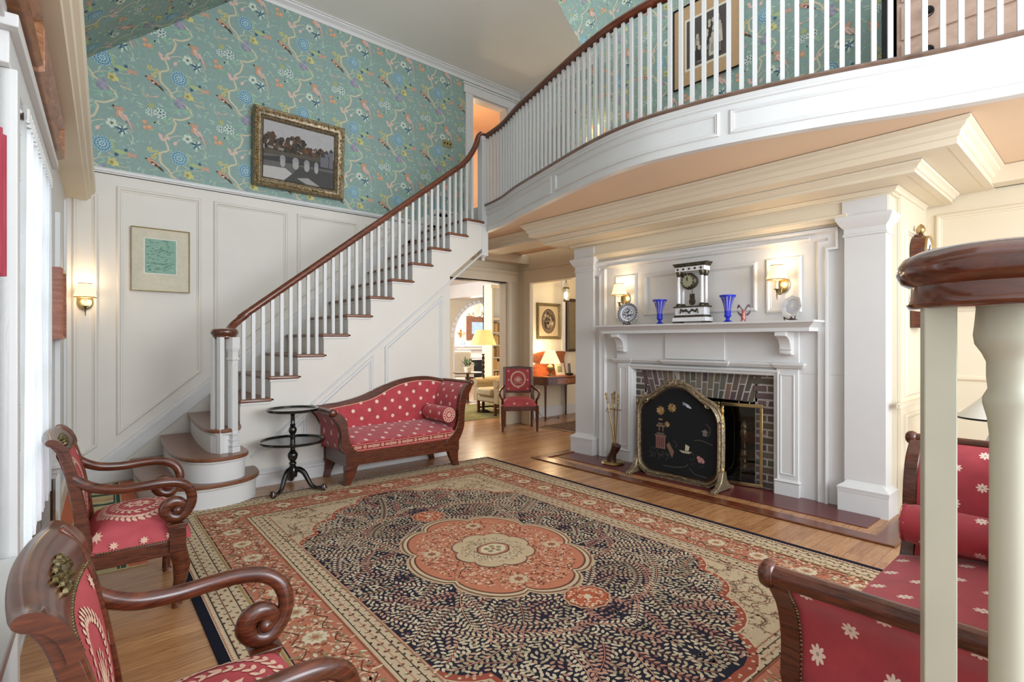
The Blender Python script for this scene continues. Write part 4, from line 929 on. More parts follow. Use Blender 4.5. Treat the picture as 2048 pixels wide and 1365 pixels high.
# ================================================================= SETTEES
ALo = [(1.746, .634), (1.753, .613), (1.805, .545), (1.83, .454), (1.827, .357), (1.85, .30), (1.873, .282)]
ALi = [(1.788, .658), (1.845, .615), (1.881, .559), (1.895, .446), (1.917, .36), (1.968, .297)]
ARi = [(3.17, .829), (3.10, .765), (3.065, .68), (3.049, .572), (3.043, .449), (2.993, .351), (2.919, .285)]
ARo = [(3.235, .826), (3.196, .749), (3.145, .65), (3.125, .54), (3.119, .399), (3.085, .31), (3.055, .261)]
BT = [(1.76, .66), (1.90, .672), (2.034, .683), (2.241, .728), (2.459, .811), (2.69, .873), (2.935, .888), (3.10, .865), (3.21, .84)]
BL_ = [(1.79, .60), (1.92, .625), (2.136, .651), (2.348, .69), (2.573, .789), (2.75, .832), (2.93, .842), (3.062, .828), (3.18, .80)]
def settee(name, label, x0, y0, sy, rz=0):
    t = thing(name, label, 'settee', (x0, y0, 0), rz); X = Matrix.Diagonal((1, sy, 1, 1)) @ Matrix.Translation((-2.46, 0, 0)); D = .54
    def N():
        g = G(); g.X = X; return g
    cm = lambda L, n=5: [(p.x, p.z) for p in catmull([(a, 0, b) for a, b in L], n)]
    fm = lambda u, v, h: (u, h, v)
    g = N(); g.box((1.88, .0, .165), (3.05, .035, .292)); g.mould([(1.88, .165), (3.05, .165)], [(0, 0), (0, .004), (.006, .006), (.012, 0)], lambda u, v, h: (u, -h, v)); g.build('front_rail', 'maho', t, bevel=.004)
    g = N(); g.box((1.88, .035, .165), (1.91, D-.03, .285)); g.box((3.02, .035, .165), (3.05, D-.03, .285)); g.box((1.88, D-.03, .165), (3.05, D, .30)); g.build('side_rail', 'maho', t, bevel=.003)
    for nm, o, i in (('low', ALo, ALi), ('tall', ARo, ARi)):
        ol = cm(o)+([(1.875, .165), (1.99, .165), (1.99, .29)] if nm == 'low' else [(3.055, .165), (2.90, .165), (2.90, .285)])+cm(i)[::-1]
        for y in (-.006, D-.05):
            g = N(); g.prism(ol, fm, y, y+.05); g.build('arm_post', 'maho', t, bevel=.005)
        cx, cz = ((1.757, .648) if nm == 'low' else (3.207, .832)); R = .030 if nm == 'low' else .024
        g = N(); g.lathe([(0, -.028), (R*.7, -.026), (R*1.1, -.018), (R*1.25, -.004), (R*1.1, .008), (R*.86, .012), (R*.86, D-.01), (R*1.1, D), (R, D+.015), (0, D+.02)], (cx, 0, cz), 20, 'y'); g.build('arm_roll', 'maho', t, smooth=50)
        # upholstered arm panels, outside and inside
        O, I = cm(o), cm(i)
        m = min(len(O), len(I))
        for nm2, L, e in (('outer', O, .012), ('inner', I, -.004)):
            L = [(a+(e if nm == 'low' else -e), b) for a, b in L]
            if nm2 == 'inner' and nm == 'low': L = L[:-2]
            cum = [0]
            for p, q in zip(L, L[1:]): cum.append(cum[-1]+math.hypot(q[0]-p[0], q[1]-p[1]))
            def fn(a, b, L=L): k = a*(len(L)-1); j = min(int(k), len(L)-2); f = k-j; return (L[j][0]*(1-f)+L[j+1][0]*f, .03+b*(D-.07), L[j][1]*(1-f)+L[j+1][1]*f)
            g = N(); g.grid(fn, len(L)-1, 8, lambda a, b: (b*.47+.03, cum[-1]*a+.02)); g.build('arm_panel', 'red', t, smooth=60)
    # back
    top, low = cm(BT), cm(BL_)
    g = N(); g.prism(top+low[::-1], fm, D-.065, D-.015); g.build('back_rail', 'maho', t, bevel=.006)
    g = N(); xs = [1.86+1.28*k/40 for k in range(41)]
    def zl(x):
        for (a, b), (c, d) in zip(low, low[1:]):
            if a <= x <= c: return b+(d-b)*(x-a)/(c-a)
        return low[-1][1]
    g.grid(lambda a, b: (1.84+1.30*a, D-.07-.028*math.sin(PI*min(1, max(0, b)))*math.sin(PI*a)**.3, .28+(zl(1.84+1.30*a)+.006-.28)*b), 40, 12, lambda a, b: (1.3*a+.03, (.28+(zl(1.84+1.3*a)-.28)*b)+.02)); g.build('back_cushion', 'red', t, smooth=60)
    g = N(); g.grid(lambda a, b: (1.84+1.30*a, D-.02, .28+(zl(1.84+1.30*a)-.28)*b), 20, 4); g.build('back_cover', 'redplain', t)
    g = N()
    for p, q in zip(low[::1], low[1::1]):
        g.bar((p[0], D-.072, p[1]), (q[0], D-.072, q[1]), .006, .006)
    g.build('piping', 'cord', t)
    # seat
    def st(a, b):       # b: 0 front bottom -> 1 back
        x = 1.915+1.10*a
        if b < .2: y = .002-.004; z = .288+.085*(b/.2)
        else: q = (b-.2)/.8; y = .0+(D-.09)*q; z = .373+.062*math.sin(min(1, q*1.15)*PI/2)
        e = min(a, 1-a)*1.1
        if e < .04: z -= (1-math.sqrt(max(0, 1-(1-e/.04)**2)))*.03*(0 if b < .2 else 1)
        return (x, y, z)
    g = N(); g.grid(st, 36, 20, lambda a, b: (1.1*a+.01, (b*.43+.04 if b >= .2 else .04))); g.build('seat_cushion', 'red', t, smooth=50)
    g = N(); A = Art(g, lambda u, v, l: (u, -.0035-.0006*l, v)); A.rect(1.925, 3.0, .293, .362, (150, 50, 54), 0)
    for z in (.300, .350): A.rect(1.925, 3.0, z-.002, z+.002, (226, 170, 140), 1)
    for k in range(13):
        x = 1.96+k*.085; A.star(x, .325, .017, 8, (226, 190, 160), 1, .7); A.star(x, .325, .009, 6, (150, 50, 54), 2, .6)
        if k < 12:
            for q in (.026, .036, .046, .056):
                for s in (-1, 1): A.leaf(x+q, .325, .017, s*(.7 if k % 2 else 2.4), (226, 190, 160), 1, .35)
    g.build('seat_trim', 'embroid', t, recalc=False)
    # feet
    for x, dx, y in ((1.93, -.045, .03), (2.99, .045, .03), (1.93, -.045, D-.05), (2.99, .045, D-.05)):
        s = 1 if dx > 0 else -1; z0 = .0095 if y < .2 else 0
        g = N(); ol = [(x-s*-.055, .165), (x-s*.055, .165), (x-s*.04, .12), (x-s*.005, .06), (x+s*.025, .0), (x+s*.075, .0), (x+s*.062, .06), (x+s*.06, .12)]
        g.prism([(x+s*.062, .165), (x-s*.055, .165), (x-s*.04, .115), (x-s*.008, .05), (x+s*.012, z0), (x+s*.072, z0), (x+s*.060, .06), (x+s*.058, .12)], fm, y-.028, y+.028); g.build('foot', 'maho', t, bevel=.004)
    # nail heads down the posts
    for L, s in ((ALo, 1), (ARo, -1)):
        g = N(); Q = cm(L, 8)
        for p in Q: g.ball((p[0]+s*.0, .048, p[1]), .004, 6)
        g.build('nail_trim', 'oldbrass', t)
    return t
def bolster(name, label, x, y0, y1, z, r, sy=1):
    t = thing(name, label, 'bolster', (x, min(y0, y1), z-r)); L = abs(y1-y0)
    g = G(); g.grid(lambda a, b: ((r-.008*(1 if b in (0, 1) else 0))*math.cos(2*PI*a), b*L, r+(r-.008*(1 if b in (0, 1) else 0))*math.sin(2*PI*a)), 28, 12, lambda a, b: (b*L+.02, a*2*PI*r)); g.build('cover', 'red', t, smooth=60)
    for e, s in ((0, -1), (L, 1)):
        g = G(); g.lathe([(0, e+s*.004), (r-.012, e+s*.003), (r-.002, e), (r-.006, e-s*.01)], (0, 0, r), 28, 'y')
        for i in range(len(g.col)): g.col[i] = lin((170, 62, 70))
        A = Art(g, lambda u, v, l: (u, e+s*(.0042+.0006*l), r+v))
        for k in range(28):
            a0, a1 = 2*PI*k/28, 2*PI*(k+1)/28
            for q, w_ in ((r*.9, .003), (r*.52, .003)): A.P([((q-w_)*math.cos(a0), (q-w_)*math.sin(a0)), ((q-w_)*math.cos(a1), (q-w_)*math.sin(a1)), ((q+w_)*math.cos(a1), (q+w_)*math.sin(a1)), ((q+w_)*math.cos(a0), (q+w_)*math.sin(a0))], (230, 196, 170), 1)
        for k in range(14): a = 2*PI*k/14; A.star(r*.71*math.cos(a), r*.71*math.sin(a), r*.13, 5, (230, 196, 170), 1, .5, a)
        A.star(0, 0, r*.36, 8, (230, 196, 170), 1, .6); A.disc(0, 0, r*.1, (150, 50, 54), 2)
        g.build('end_rosette', 'embroid', t, recalc=False)
    return t
M['redplain'] = plain('plain_red_cloth', (160, 46, 56), .8, var=5, nscale=20, bmp=.2, bscale=400)
M['cord'] = plain('cream_cord', (216, 176, 146), .8)
settee('settee', 'mahogany settee with sloping back and red daisy cloth, standing by the stairs', 2.46, 4.36, 1)
settee('settee', 'mahogany settee in red daisy cloth at bottom right, partly behind the near newel post', 2.12, .60, -1)
bolster('bolster', 'red daisy bolster cushion on the settee by the stairs', 2.95, 4.385, 4.77, .522, .077)
bolster('bolster', 'red daisy bolster cushion on the settee at the right edge, behind the newel', 2.61, .19, .575, .522, .077)
# ================================================================= ARMCHAIRS
CREAMT = (228, 188, 164)
def wreath(A, cx, cy, rx, ry, n, L, l=1, c=CREAMT):
    for k in range(n):
        a = 2*PI*k/n; x, y = cx+rx*math.cos(a), cy+ry*math.sin(a); d = math.atan2(ry*math.cos(a), -rx*math.sin(a))
        A.leaf(x, y, L, d+.7, c, l, .5); A.leaf(x, y, L, d-.7, c, l, .5)
def palmette(A, cx, cy, s, l=1, c=CREAMT):
    for k in range(9):
        a = PI/2+(k-4)*.33; L = s*(1-.06*abs(k-4)); A.leaf(cx, cy, L, a, c, l, .2); A.disc(cx+L*math.cos(a), cy+L*math.sin(a), s*.08, c, l)
    for sg in (-1, 1):
        A.stroke([(cx, cy-.02*s), (cx+sg*.4*s, cy-.25*s), (cx+sg*.75*s, cy-.1*s), (cx+sg*.8*s, cy-.35*s), (cx+sg*.6*s, cy-.38*s)], .05*s, c, l, 4); A.stroke([(cx, cy), (cx+sg*.2*s, cy-.35*s), (cx+sg*.5*s, cy-.5*s)], .06*s, c, l, 4)
    A.disc(cx, cy, .1*s, c, l+1)
def armchair(name, label, x0, y0, rz):
    t = thing(name, label, 'armchair', (x0, y0, 0), rz)
    fmx = lambda u, v, h: (u, h, v)
    cen = [(-.40, 0, .0), (-.375, 0, .12), (-.352, 0, .25), (-.345, 0, .36), (-.352, 0, .48), (-.37, 0, .60), (-.392, 0, .71), (-.418, 0, .79), (-.445, 0, .828)]
    Q = catmull(cen, 5); th = [.045+.02*math.exp(-((q.z-.33)/.12)**2)-.012*max(0, (q.z-.6)/.25) for q in Q]; Lf, Rt = [], []
    for i, q in enumerate(Q):
        d = (Q[min(i+1, len(Q)-1)]-Q[max(i-1, 0)]).normalized(); n = Vector((-d.z, 0, d.x)); Lf.append(((q+n*th[i]/2).x, (q+n*th[i]/2).z)); Rt.append(((q-n*th[i]/2).x, (q-n*th[i]/2).z))
    for s in (-1, 1):
        g = G(); y = s*.236; g.prism(Lf+Rt[::-1], fmx, y-.018, y+.018); g.build('back_leg', 'maho', t, bevel=.006)
        g = G(); g.tube([(0.0, s*.25, .30), (.008, s*.25, .25), (.018, s*.25, .20), (.012, s*.25, .13), (-.004, s*.25, .07), (-.006, s*.25, .025), (.0, s*.25, .0095)], [(.034, .03), (.036, .031), (.037, .03), (.028, .024), (.02, .019), (.019, .018), (.024, .02)], 12, up=(1, 0, 0)); g.build('front_leg', 'maho', t, smooth=50)
        g = G(); g.box((-.034, s*.25-.028, .27), (.034, s*.25+.028, .385)); g.prism([(-.034, .385), (.034, .385), (.042, .397), (.042, .403), (-.042, .403), (-.042, .397)], fmx, s*.25-.034, s*.25+.034); g.build('arm_post', 'maho', t, bevel=.003)
        ap = [(-.382, .238, .668), (-.345, .245, .638), (-.29, .258, .612), (-.21, .272, .600), (-.13, .28, .602), (-.06, .278, .604), (.0, .27, .594), (.04, .262, .566), (.058, .256, .522), (.054, .254, .478), (.034, .252, .444), (.006, .25, .425), (-.028, .25, .434), (-.048, .25, .462), (-.04, .25, .49), (-.014, .25, .502), (.01, .25, .49), (.016, .25, .468), (.004, .25, .456), (-.006, .25, .462)]
        P = catmull([(a, s*b, c) for a, b, c in ap], 5); n = len(P); rr = []
        for i in range(n):
            f = i/(n-1); ra = .019 if f < .5 else .019+.004*math.sin((f-.5)/.25*PI/2) if f < .75 else .023*(1-(f-.75)*2.6)
            rr.append((max(.007, ra), .022 if f < .5 else .022+.006*min(1, (f-.5)*5)))
        g = G(); g.tube(P, rr, 12, up=(0, 1, 0.0001)); 
        # tube() uses (along up, across): swap so that y is the wide way
        g.lathe([(0, -.026), (.012, -.024), (.02, -.016), (.02, .016), (.012, .024), (0, .026)], (.0, s*.25, .462), 14, 'y')
        g.build('arm', 'maho', t, smooth=60)
    g = G(); g.box((-.34, -.262, .255), (0, -.24, .325)); g.box((-.34, .24, .255), (0, .262, .325)); g.box((-.0, -.24, .265), (.03, .24, .325)); g.box((-.36, -.24, .255), (-.33, .24, .34)); g.build('seat_rail', 'maho', t, bevel=.004)
    def seat(a, b):
        x = -.345+.40*a; y = -.262+.524*b; m = max(abs(2*a-1)**6, abs(2*b-1)**5); dome = (1-abs(2*a-1)**2.5)*(1-abs(2*b-1)**2.5)
        z = .325+.085*(1-m)+.045*dome; ex = .012*(1-abs(2*b-1)**2)
        return (x+(ex if a > .5 else 0), y*(1+.01*(1-m)), z)
    g = G(); g.grid(seat, 24, 28)
    gs = g
    def smap(u, v, l):
        a = (u+.345)/.40; b = (v+.262)/.524; p = Vector(seat(a, b)); return (p.x, p.y, p.z+.0018+.0004*l)
    g = gs; g.cm = 1; A = Art(g, smap); wreath(A, -.15, 0, .135, .165, 40, .03, 1); wreath(A, -.15, 0, .085, .11, 22, .028, 1); A.star(-.15, 0, .06, 9, CREAMT, 1, .6); A.star(-.15, 0, .03, 7, (176, 70, 76), 2, .6); A.star(-.15, 0, .016, 6, CREAMT, 3, .6)
    for x, y in ((-.30, .215), (-.30, -.215), (.01, .2), (.01, -.2)): A.star(x, y, .024, 8, CREAMT, 1, .5)
    for s in (-1, 1):       # little woven flowers on the side of the seat
        A = Art(g, lambda u, v, l: (u, s*(.2665+.0005*l), v))
        for x in (-.24, -.13, -.03): A.star(x, .352, .02, 8, CREAMT, 1, .5)
    g.build('seat', ['redchair', 'embroid'], t, smooth=70, recalc=False)
    for s in (-1, 1):
        g = G()
        for k in range(34): f = k/33; g.ball((-.33+.325*f, s*.264, .328+.018*max(0, (.1-f)*10)), .0042, 6)
        g.build('nail_trim', 'oldbrass', t)
    g = G()
    for k in range(44): g.ball((.033, -.235+.47*k/43, .328), .0042, 6)
    g.build('nail_trim', 'oldbrass', t)
    # back
    def bx(z): 
        for p, q in zip(Q, Q[1:]):
            if p.z <= z <= q.z: return p.x+(q.x-p.x)*(z-p.z)/(q.z-p.z)
        return Q[-1].x
    def bk_(a, b, off=0):
        y = -.232+.464*a; z = .37+.375*b; bow = .022*(1-(2*a-1)**2); puff = .018*(1-abs(2*a-1)**4)*(1-abs(2*b-1)**4)
        return (bx(z)-bow+puff+.012+off, y, z)
    gb = G(); gb.grid(bk_, 16, 20)
    g = G(); g.grid(lambda a, b: (bk_(a, b)[0]-.035, bk_(a, b)[1], bk_(a, b)[2]), 8, 8); g.build('back_cover', 'redplain', t, smooth=70)
    def bmap(u, v, l): a = (u+.232)/.464; b = (v-.37)/.375; p = bk_(a, b); return (p[0]+.0015+.0005*l, p[1], p[2])
    g = gb; g.cm = 1; A = Art(g, bmap); wreath(A, 0, .565, .125, .14, 40, .026, 1); palmette(A, 0, .53, .1, 1)
    for y, z in ((-.19, .71), (.19, .71), (-.19, .43), (.19, .43), (-.2, .57), (.2, .57)): A.star(y, z, .022, 8, CREAMT, 1, .5)
    g.build('back_cushion', ['redchair', 'embroid'], t, smooth=70, recalc=False)
    for s in (-1, 1):
        g = G()
        for k in range(30): z = .38+.36*k/29; g.ball((bx(z)+.012, s*.230, z), .0045, 6)
        g.build('nail_trim', 'oldbrass', t)
    g = G()
    for k in range(32): y = -.225+.45*k/31; g.ball((bx(.745)-.022*(1-(y/.232)**2)+.018, y, .748), .0045, 6)
    g.build('nail_trim', 'oldbrass', t)
    cp = [(-.392, .742), (-.397, .765), (-.41, .795), (-.43, .820), (-.452, .834), (-.472, .833), (-.48, .819), (-.468, .806), (-.445, .798), (-.428, .78), (-.418, .755), (-.414, .738)]
    cq = [(p.x, p.z) for p in catmull([(a, 0, b) for a, b in cp], 3)]
    def crest(a, b):
        k = b*(len(cq)-1); j = min(int(k), len(cq)-2); f = k-j; x = cq[j][0]*(1-f)+cq[j+1][0]*f; z = cq[j][1]*(1-f)+cq[j+1][1]*f; y = -.262+.524*a; e = 2*a-1
        return (x-.026*(1-e*e)+.012, y, z+.012*(1-e*e)+.01*max(0, abs(e)-.86)/.14)
    g = G(); g.grid(crest, 28, len(cq)-1)
    n0 = len(cq); g.F(list(range(n0))); g.F(list(range(28*n0, 29*n0))[::-1]); g.build('crest_rail', 'maho', t, smooth=50)
    g = G()
    cmap = lambda u, v, l: (lambda c: (c[0]+.003+.0022*l, c[1], c[2]+.003))(crest((u+.262)/.524, v))
    A = Art(g, cmap); A.T = [(1, 1), (-1, 1)]
    M.setdefault('mount', M['oldbrass'])
    for k in range(5): A.leaf(.012*k, .2, .028+.004*k, .3+.1*k, (1, 1, 1), 1+k % 2, .5)
    A.T = [(1, 1)]; A.star(0, .2, .03, 8, (1, 1, 1), 3, .6)
    for pts in ([(-.075, .13), (.075, .13), (.07, .19), (.03, .24), (-.03, .24), (-.07, .19)],): A.P(pts, (1, 1, 1), 0)
    g.col = [(1, 1, 1)]*len(g.col)
    for k in range(26):
        c = crest((-.07+.14*k/25+.262)/.524, .15+.05*(k % 2)+.03*math.sin(k*.9)); g.ball((c[0]+.004, c[1], c[2]), .009, 6)
    g.build('brass_mount', 'oldbrass', t)
    return t
armchair('armchair', 'mahogany scroll-arm chair with red medallion cloth, farther one by the glazed door', .437, 3.165, math.radians(-3))
armchair('armchair', 'mahogany scroll-arm chair with red medallion cloth, nearest the camera at bottom left', .425, 1.325, math.radians(-3))
# ================================================================= TRIPOD TABLE
def tripod():
    t = thing('tiered_table', 'black two-tier tripod table with round dished tops, between the stairs and settee', 'table', (1.50, 4.585, .0095))
    for z, R in ((.665, .207), (.40, .262)):
        g = G(); g.lathe([(0, z-.012), (R*.9, z-.012), (R*.98, z-.006), (R, z+.004), (R, z+.016), (R-.012, z+.016), (R-.018, z+.004), (0, z+.002)], seg=48); g.build('tabletop', 'ebony', t, smooth=40)
    g = G(); pr = [(.035, .10), (.04, .13), (.042, .17), (.03, .185), (.022, .20), (.03, .21), (.03, .22), (.02, .23), (.034, .25), (.042, .28), (.038, .30), (.022, .32), (.018, .34), (.028, .35), (.028, .36), (.02, .37), (.02, .43), (.033, .44), (.033, .45), (.018, .46), (.028, .475), (.034, .495), (.028, .515), (.018, .53), (.024, .54), (.018, .55), (.016, .62), (.03, .64), (.06, .648)]
    g.lathe(pr, seg=20); g.build('pedestal', 'ebony', t, smooth=45)
    for a in (-2.4, -.93, 1.3):
        pts = [(.03, .16), (.08, .165), (.13, .14), (.17, .09), (.21, .04), (.26, .022), (.30, .025), (.34, .03)]
        if a == 1.3: pts = [(.03, .16), (.07, .165), (.12, .14), (.16, .09), (.2, .04), (.26, .022), (.3, .028)]
        P = catmull([(r*math.cos(a), r*math.sin(a), z) for r, z in pts], 4); P = [Vector((p.x*.84, p.y*.84, p.z)) for p in P]; g = G(); n = len(P); g.tube(P, [.026-.012*min(1, i/(n*.75)) for i in range(n)], 10); e = P[-1]; g.build('leg', 'ebony', t, smooth=60)
        g = G(); g.ball((e.x, e.y, .026), .026, 12)
        for q in range(4): b = a+PI/2+(q-1.5)*.8; g.tube([(e.x-.01*math.cos(a), e.y-.01*math.sin(a), .045), (e.x+.02*math.cos(b-PI/2), e.y+.02*math.sin(b-PI/2), .048), (e.x+.03*math.cos(b-PI/2), e.y+.03*math.sin(b-PI/2), .02)], [.008, .007, .004], 6)
        g.build('claw_foot', 'darkwood', t, smooth=50)
tripod()
# ================================================================= NEAR NEWEL OF THE SECOND STAIR
M['newelpaint'] = plain('shaded_cream_paint', (184, 180, 160), .4, var=3)  # cream darkened so the colour carries the shade on the near newel
nw = thing('stair_newel', 'pale painted newel and balusters under a round polished handrail cap at far right', 'newel post', (1.225, .13, 0))
g = G(); g.X = Matrix.Translation((-.027, -.008, 0)); g.lathe([(.034, .38), (.034, .44), (.04, .45), (.034, .47), (.026, .52), (.024, 1.10), (.027, 1.13), (.033, 1.155), (.033, 1.165), (.026, 1.18), (.028, 1.20), (.028, 1.225), (.034, 1.24), (.043, 1.255), (.045, 1.27), (.043, 1.29), (.04, 1.33)], seg=28); g.build('newel_post', 'newelpaint', nw, smooth=40)
newel_small(-.062, .078, .38, 1.33, .045, .32, nw, mat='newelpaint'); newel_small(.035, -.085, .38, 1.33, .05, .32, nw, mat='newelpaint')
g = G(); x, y, z, R = .0, 0, 1.368, .15
g.lathe([(0, -.052), (R*.80, -.052), (R*.87, -.05), (R*.90, -.043), (R*.87, -.034), (R*.86, -.012), (R*.95, -.004), (R, .012), (R*.99, .026), (R*.93, .04), (R*.8, .05), (R*.5, .058), (0, .062)], (x, y, z), 56); g.build('rail_cap', 'cap', nw, smooth=50)
g = G(); RP(g, catmull([(.12, -.06, 1.385), (.2, -.14, 1.40), (.3, -.26, 1.46), (.42, -.45, 1.58), (.5, -.75, 1.8)], 6)); g.build('handrail', 'rail', nw, smooth=60)
g = G(); g.lathe([(0, .35), (.24, .35), (.25, .365), (.24, .38), (0, .38)], (0, -.03, 0), 32); g.build('tread', 'tread', nw, smooth=40)
g = G(); g.lathe([(.22, .0), (.22, .35)], (0, -.03, 0), 32); g.build('riser', 'white', nw, smooth=40)
# ================================================================= FIREPLACE THINGS
def fire_screen():
    t = thing('fire_screen', 'dark shield-shaped fire screen with painted garden scene in a carved silver-gilt frame', 'fire screen', (4.2, 2.6, 0))
    ol = [(-.30, .04), (-.375, .10), (-.395, .19), (-.398, .55), (-.38, .64), (-.335, .695), (-.26, .73), (-.18, .785), (-.09, .84), (0, .855), (.09, .84), (.18, .785), (.26, .73), (.335, .695), (.38, .64), (.398, .55), (.395, .19), (.375, .10), (.30, .04)]
    q = [(p.x, p.y) for p in catmull([(a, b, 0) for a, b in ol], 4)]
    fm = lambda u, v, h: (-h, u, v)
    g = G(); g.mould(q, [(-.008, -.02), (-.008, .02), (.0, .032), (.012, .03), (.02, .016), (.032, .02), (.042, .006), (.046, -.01)], fm, closed=True); g.build('frame', 'silverleaf', t, smooth=40)
    g = G(); cx, cz = 0, .45; pts = [(u*.93, cz+(v-cz)*.94) for u, v in q]
    g.cc = lin((22, 24, 26))
    for a, b in zip(pts, pts[1:]+pts[:1]): g.poly([fm(0, cz, .0), fm(a[0], a[1], .0), fm(b[0], b[1], .0)])
    A = Art(g, lambda u, v, l: (-.0008*l-.0005, -u, v)); r = random.Random(4)     # u to the viewer's right
    for x, z, R in ((-.17, .62, .045), (-.05, .655, .045), (-.10, .50, .028)):
        for k in range(9): A.leaf(x, z, R*1.0, k*.7, r.choice([(146, 116, 70), (168, 138, 96), (120, 92, 60)]), 1+k % 3, .6)
    A.stroke([(.06, .69), (.1, .70), (.14, .665)], .008, (170, 176, 184), 1); A.leaf(.08, .695, .07, -.4, (190, 194, 200), 2, .35); A.leaf(.1, .7, .05, 2.9, (150, 156, 164), 2, .3)
    for z, w_, c in ((.27, .05, (130, 90, 84)), (.38, .06, (120, 96, 80)), (.40, .04, (96, 92, 84)), (.47, .045, (130, 104, 84)), (.49, .028, (100, 96, 88)), (.53, .02, (140, 112, 84))): A.rect(-.17-w_, -.17+w_, z, z+(.11 if z == .27 else .016), c, 1)
    for k in range(4): A.rect(-.205+.02*k, -.198+.02*k, .28, .37, (70, 50, 50), 2)
    for x in (-.19, -.15): A.rect(x, x+.014, .43, .47, (110, 86, 76), 2)
    A.P([(-.11, .31), (-.08, .34), (-.03, .26), (-.05, .2)], (120, 96, 80), 1); A.stroke([(-.02, .30), (.0, .33), (-.04, .36)], .004, (90, 90, 70), 1)
    A.P([(.02, .285), (.15, .285), (.12, .265), (.05, .265)], (170, 166, 140), 1); A.P([(.08, .29), (.085, .345), (.125, .33), (.115, .29)], (196, 190, 160), 2)
    for x, z in ((.22, .22), (.235, .235), (.21, .245), (.25, .22)): A.star(x, z, .022, 6, (176, 128, 126), 1, .6)
    A.rect(.25, .29, .44, .475, (110, 104, 96), 1); A.P([(.235, .475), (.305, .475), (.27, .50)], (120, 112, 100), 2)
    for pts in ([(.17, .39), (.22, .40), (.28, .39), (.34, .37)], [(-.14, .12), (-.06, .12), (.02, .13), (.09, .15), (.11, .18)], [(.12, .14), (.17, .1), (.23, .09), (.29, .085)], [(.28, .55), (.32, .5), (.3, .44)]): A.stroke(pts, .004, (104, 100, 88), 1)
    for k in range(70): A.leaf(r.choice([-.23, -.13, .2])+r.uniform(-.06, .06), .22+r.uniform(-.05, .05), .018, r.uniform(0, 6.28), r.choice([(70, 72, 60), (90, 70, 60), (60, 66, 66)]), 1, .4)
    g.build('painted_panel', 'embroid', t, recalc=False)
    g = G(); pts = [(u*.97, cz+(v-cz)*.97) for u, v in q]; g.prism(pts, fm, -.014, -.004); g.build('back_board', 'darkwood', t)
    g = G()       # carved crest and corner scrolls
    for s in (-1, 1):
        for k in range(6): a = .35+k*.3; g.tube(catmull([(-.024, s*.02, .86), (-.032, s*(.03+.03*math.cos(a)), .87+.028*math.sin(a)), (-.028, s*(.045+.06*math.cos(a)), .865+.05*math.sin(a))], 4), [.012, .010, .008, .008, .008, .007, .007, .006, .004], 6)
        g.tube(catmull([(-.026, s*.04, .865), (-.03, s*.1, .855), (-.03, s*.15, .83), (-.028, s*.19, .80)], 4), .011, 6)
        g.tube(catmull([(-.028, s*.40, .58), (-.034, s*.385, .64), (-.034, s*.34, .70), (-.034, s*.29, .715), (-.03, s*.30, .69), (-.03, s*.325, .69)], 4), .010, 6)
    g.lathe([(0, 0), (.02, .005), (.026, .02), (.018, .035), (.022, .045), (.012, .06), (0, .07)], (-.02, 0, .855), 10)
    g.tube(catmull([(-.03, -.10, .045), (-.034, -.04, .055), (-.034, 0, .048), (-.034, .04, .055), (-.03, .10, .045)], 4), .010, 6); g.build('carved_ornament', 'silverleaf', t, smooth=60)
    for s in (-1, 1):
        y = s*.425
        g = G(); g.lathe([(.016, .16), (.019, .19), (.013, .2), (.015, .22), (.012, .24), (.012, .52), (.018, .53), (.018, .55), (.012, .56), (.017, .6), (.012, .63), (.008, .645), (.014, .66), (.016, .68), (.008, .70), (0, .715)], (0, y, 0), 14); g.build('post', 'gold' if s < 0 else 'silverleaf', t, smooth=50)
        g = G(); g.prism([(-.165, 0), (-.12, .0), (-.10, .012), (.10, .012), (.12, 0), (.165, 0), (.16, .03), (.10, .045), (.05, .09), (.025, .17), (-.025, .17), (-.05, .09), (-.10, .045), (-.16, .03)], lambda u, v, h: (u, h, v), y-.022, y+.022); g.build('foot', 'silverleaf', t, bevel=.006)
        g = G(); g.tube([(0, s*.395, .2), (0, s*.425, .2)], .008, 6); g.tube([(0, s*.395, .58), (0, s*.425, .58)], .008, 6); g.ball((-.02, s*.425, .58), .014, 8); g.build('hinge_pin', 'silverleaf', t)
fire_screen()
t = thing('glass_fire_screen', 'brass framed folding glass fire guard standing behind the painted screen', 'fire guard', (4.45, 2.3, 0))
for (x0, y0), (x1, y1) in (((.055, -.325), (-.015, .01)), ((-.02, .02), (-.02, .54)), ((-.015, .55), (.055, .88))):
    d = Vector((x1-x0, y1-y0, 0)); L = d.length; g = G(); g.X = Matrix.Translation((x0, y0, 0)) @ Matrix.Rotation(math.atan2(d.y, d.x), 4, 'Z')
    for a, b in (((0, -.008, .012), (L, .008, .04)), ((0, -.008, .69), (L, .008, .72)), ((0, -.008, .04), (.025, .008, .69)), ((L-.025, -.008, .04), (L, .008, .69))): g.box(a, b)
    for q in (.3, .55): g.box((L*q, -.004, .72), (L*q+.008, .004, .735))
    g.build('panel_frame', 'brass', t, bevel=.003)
    g = G(); g.X = Matrix.Translation((x0, y0, 0)) @ Matrix.Rotation(math.atan2(d.y, d.x), 4, 'Z'); g.box((.02, -.002, .035), (L-.02, .002, .7)); g.build('glass', 'clearglass', t)
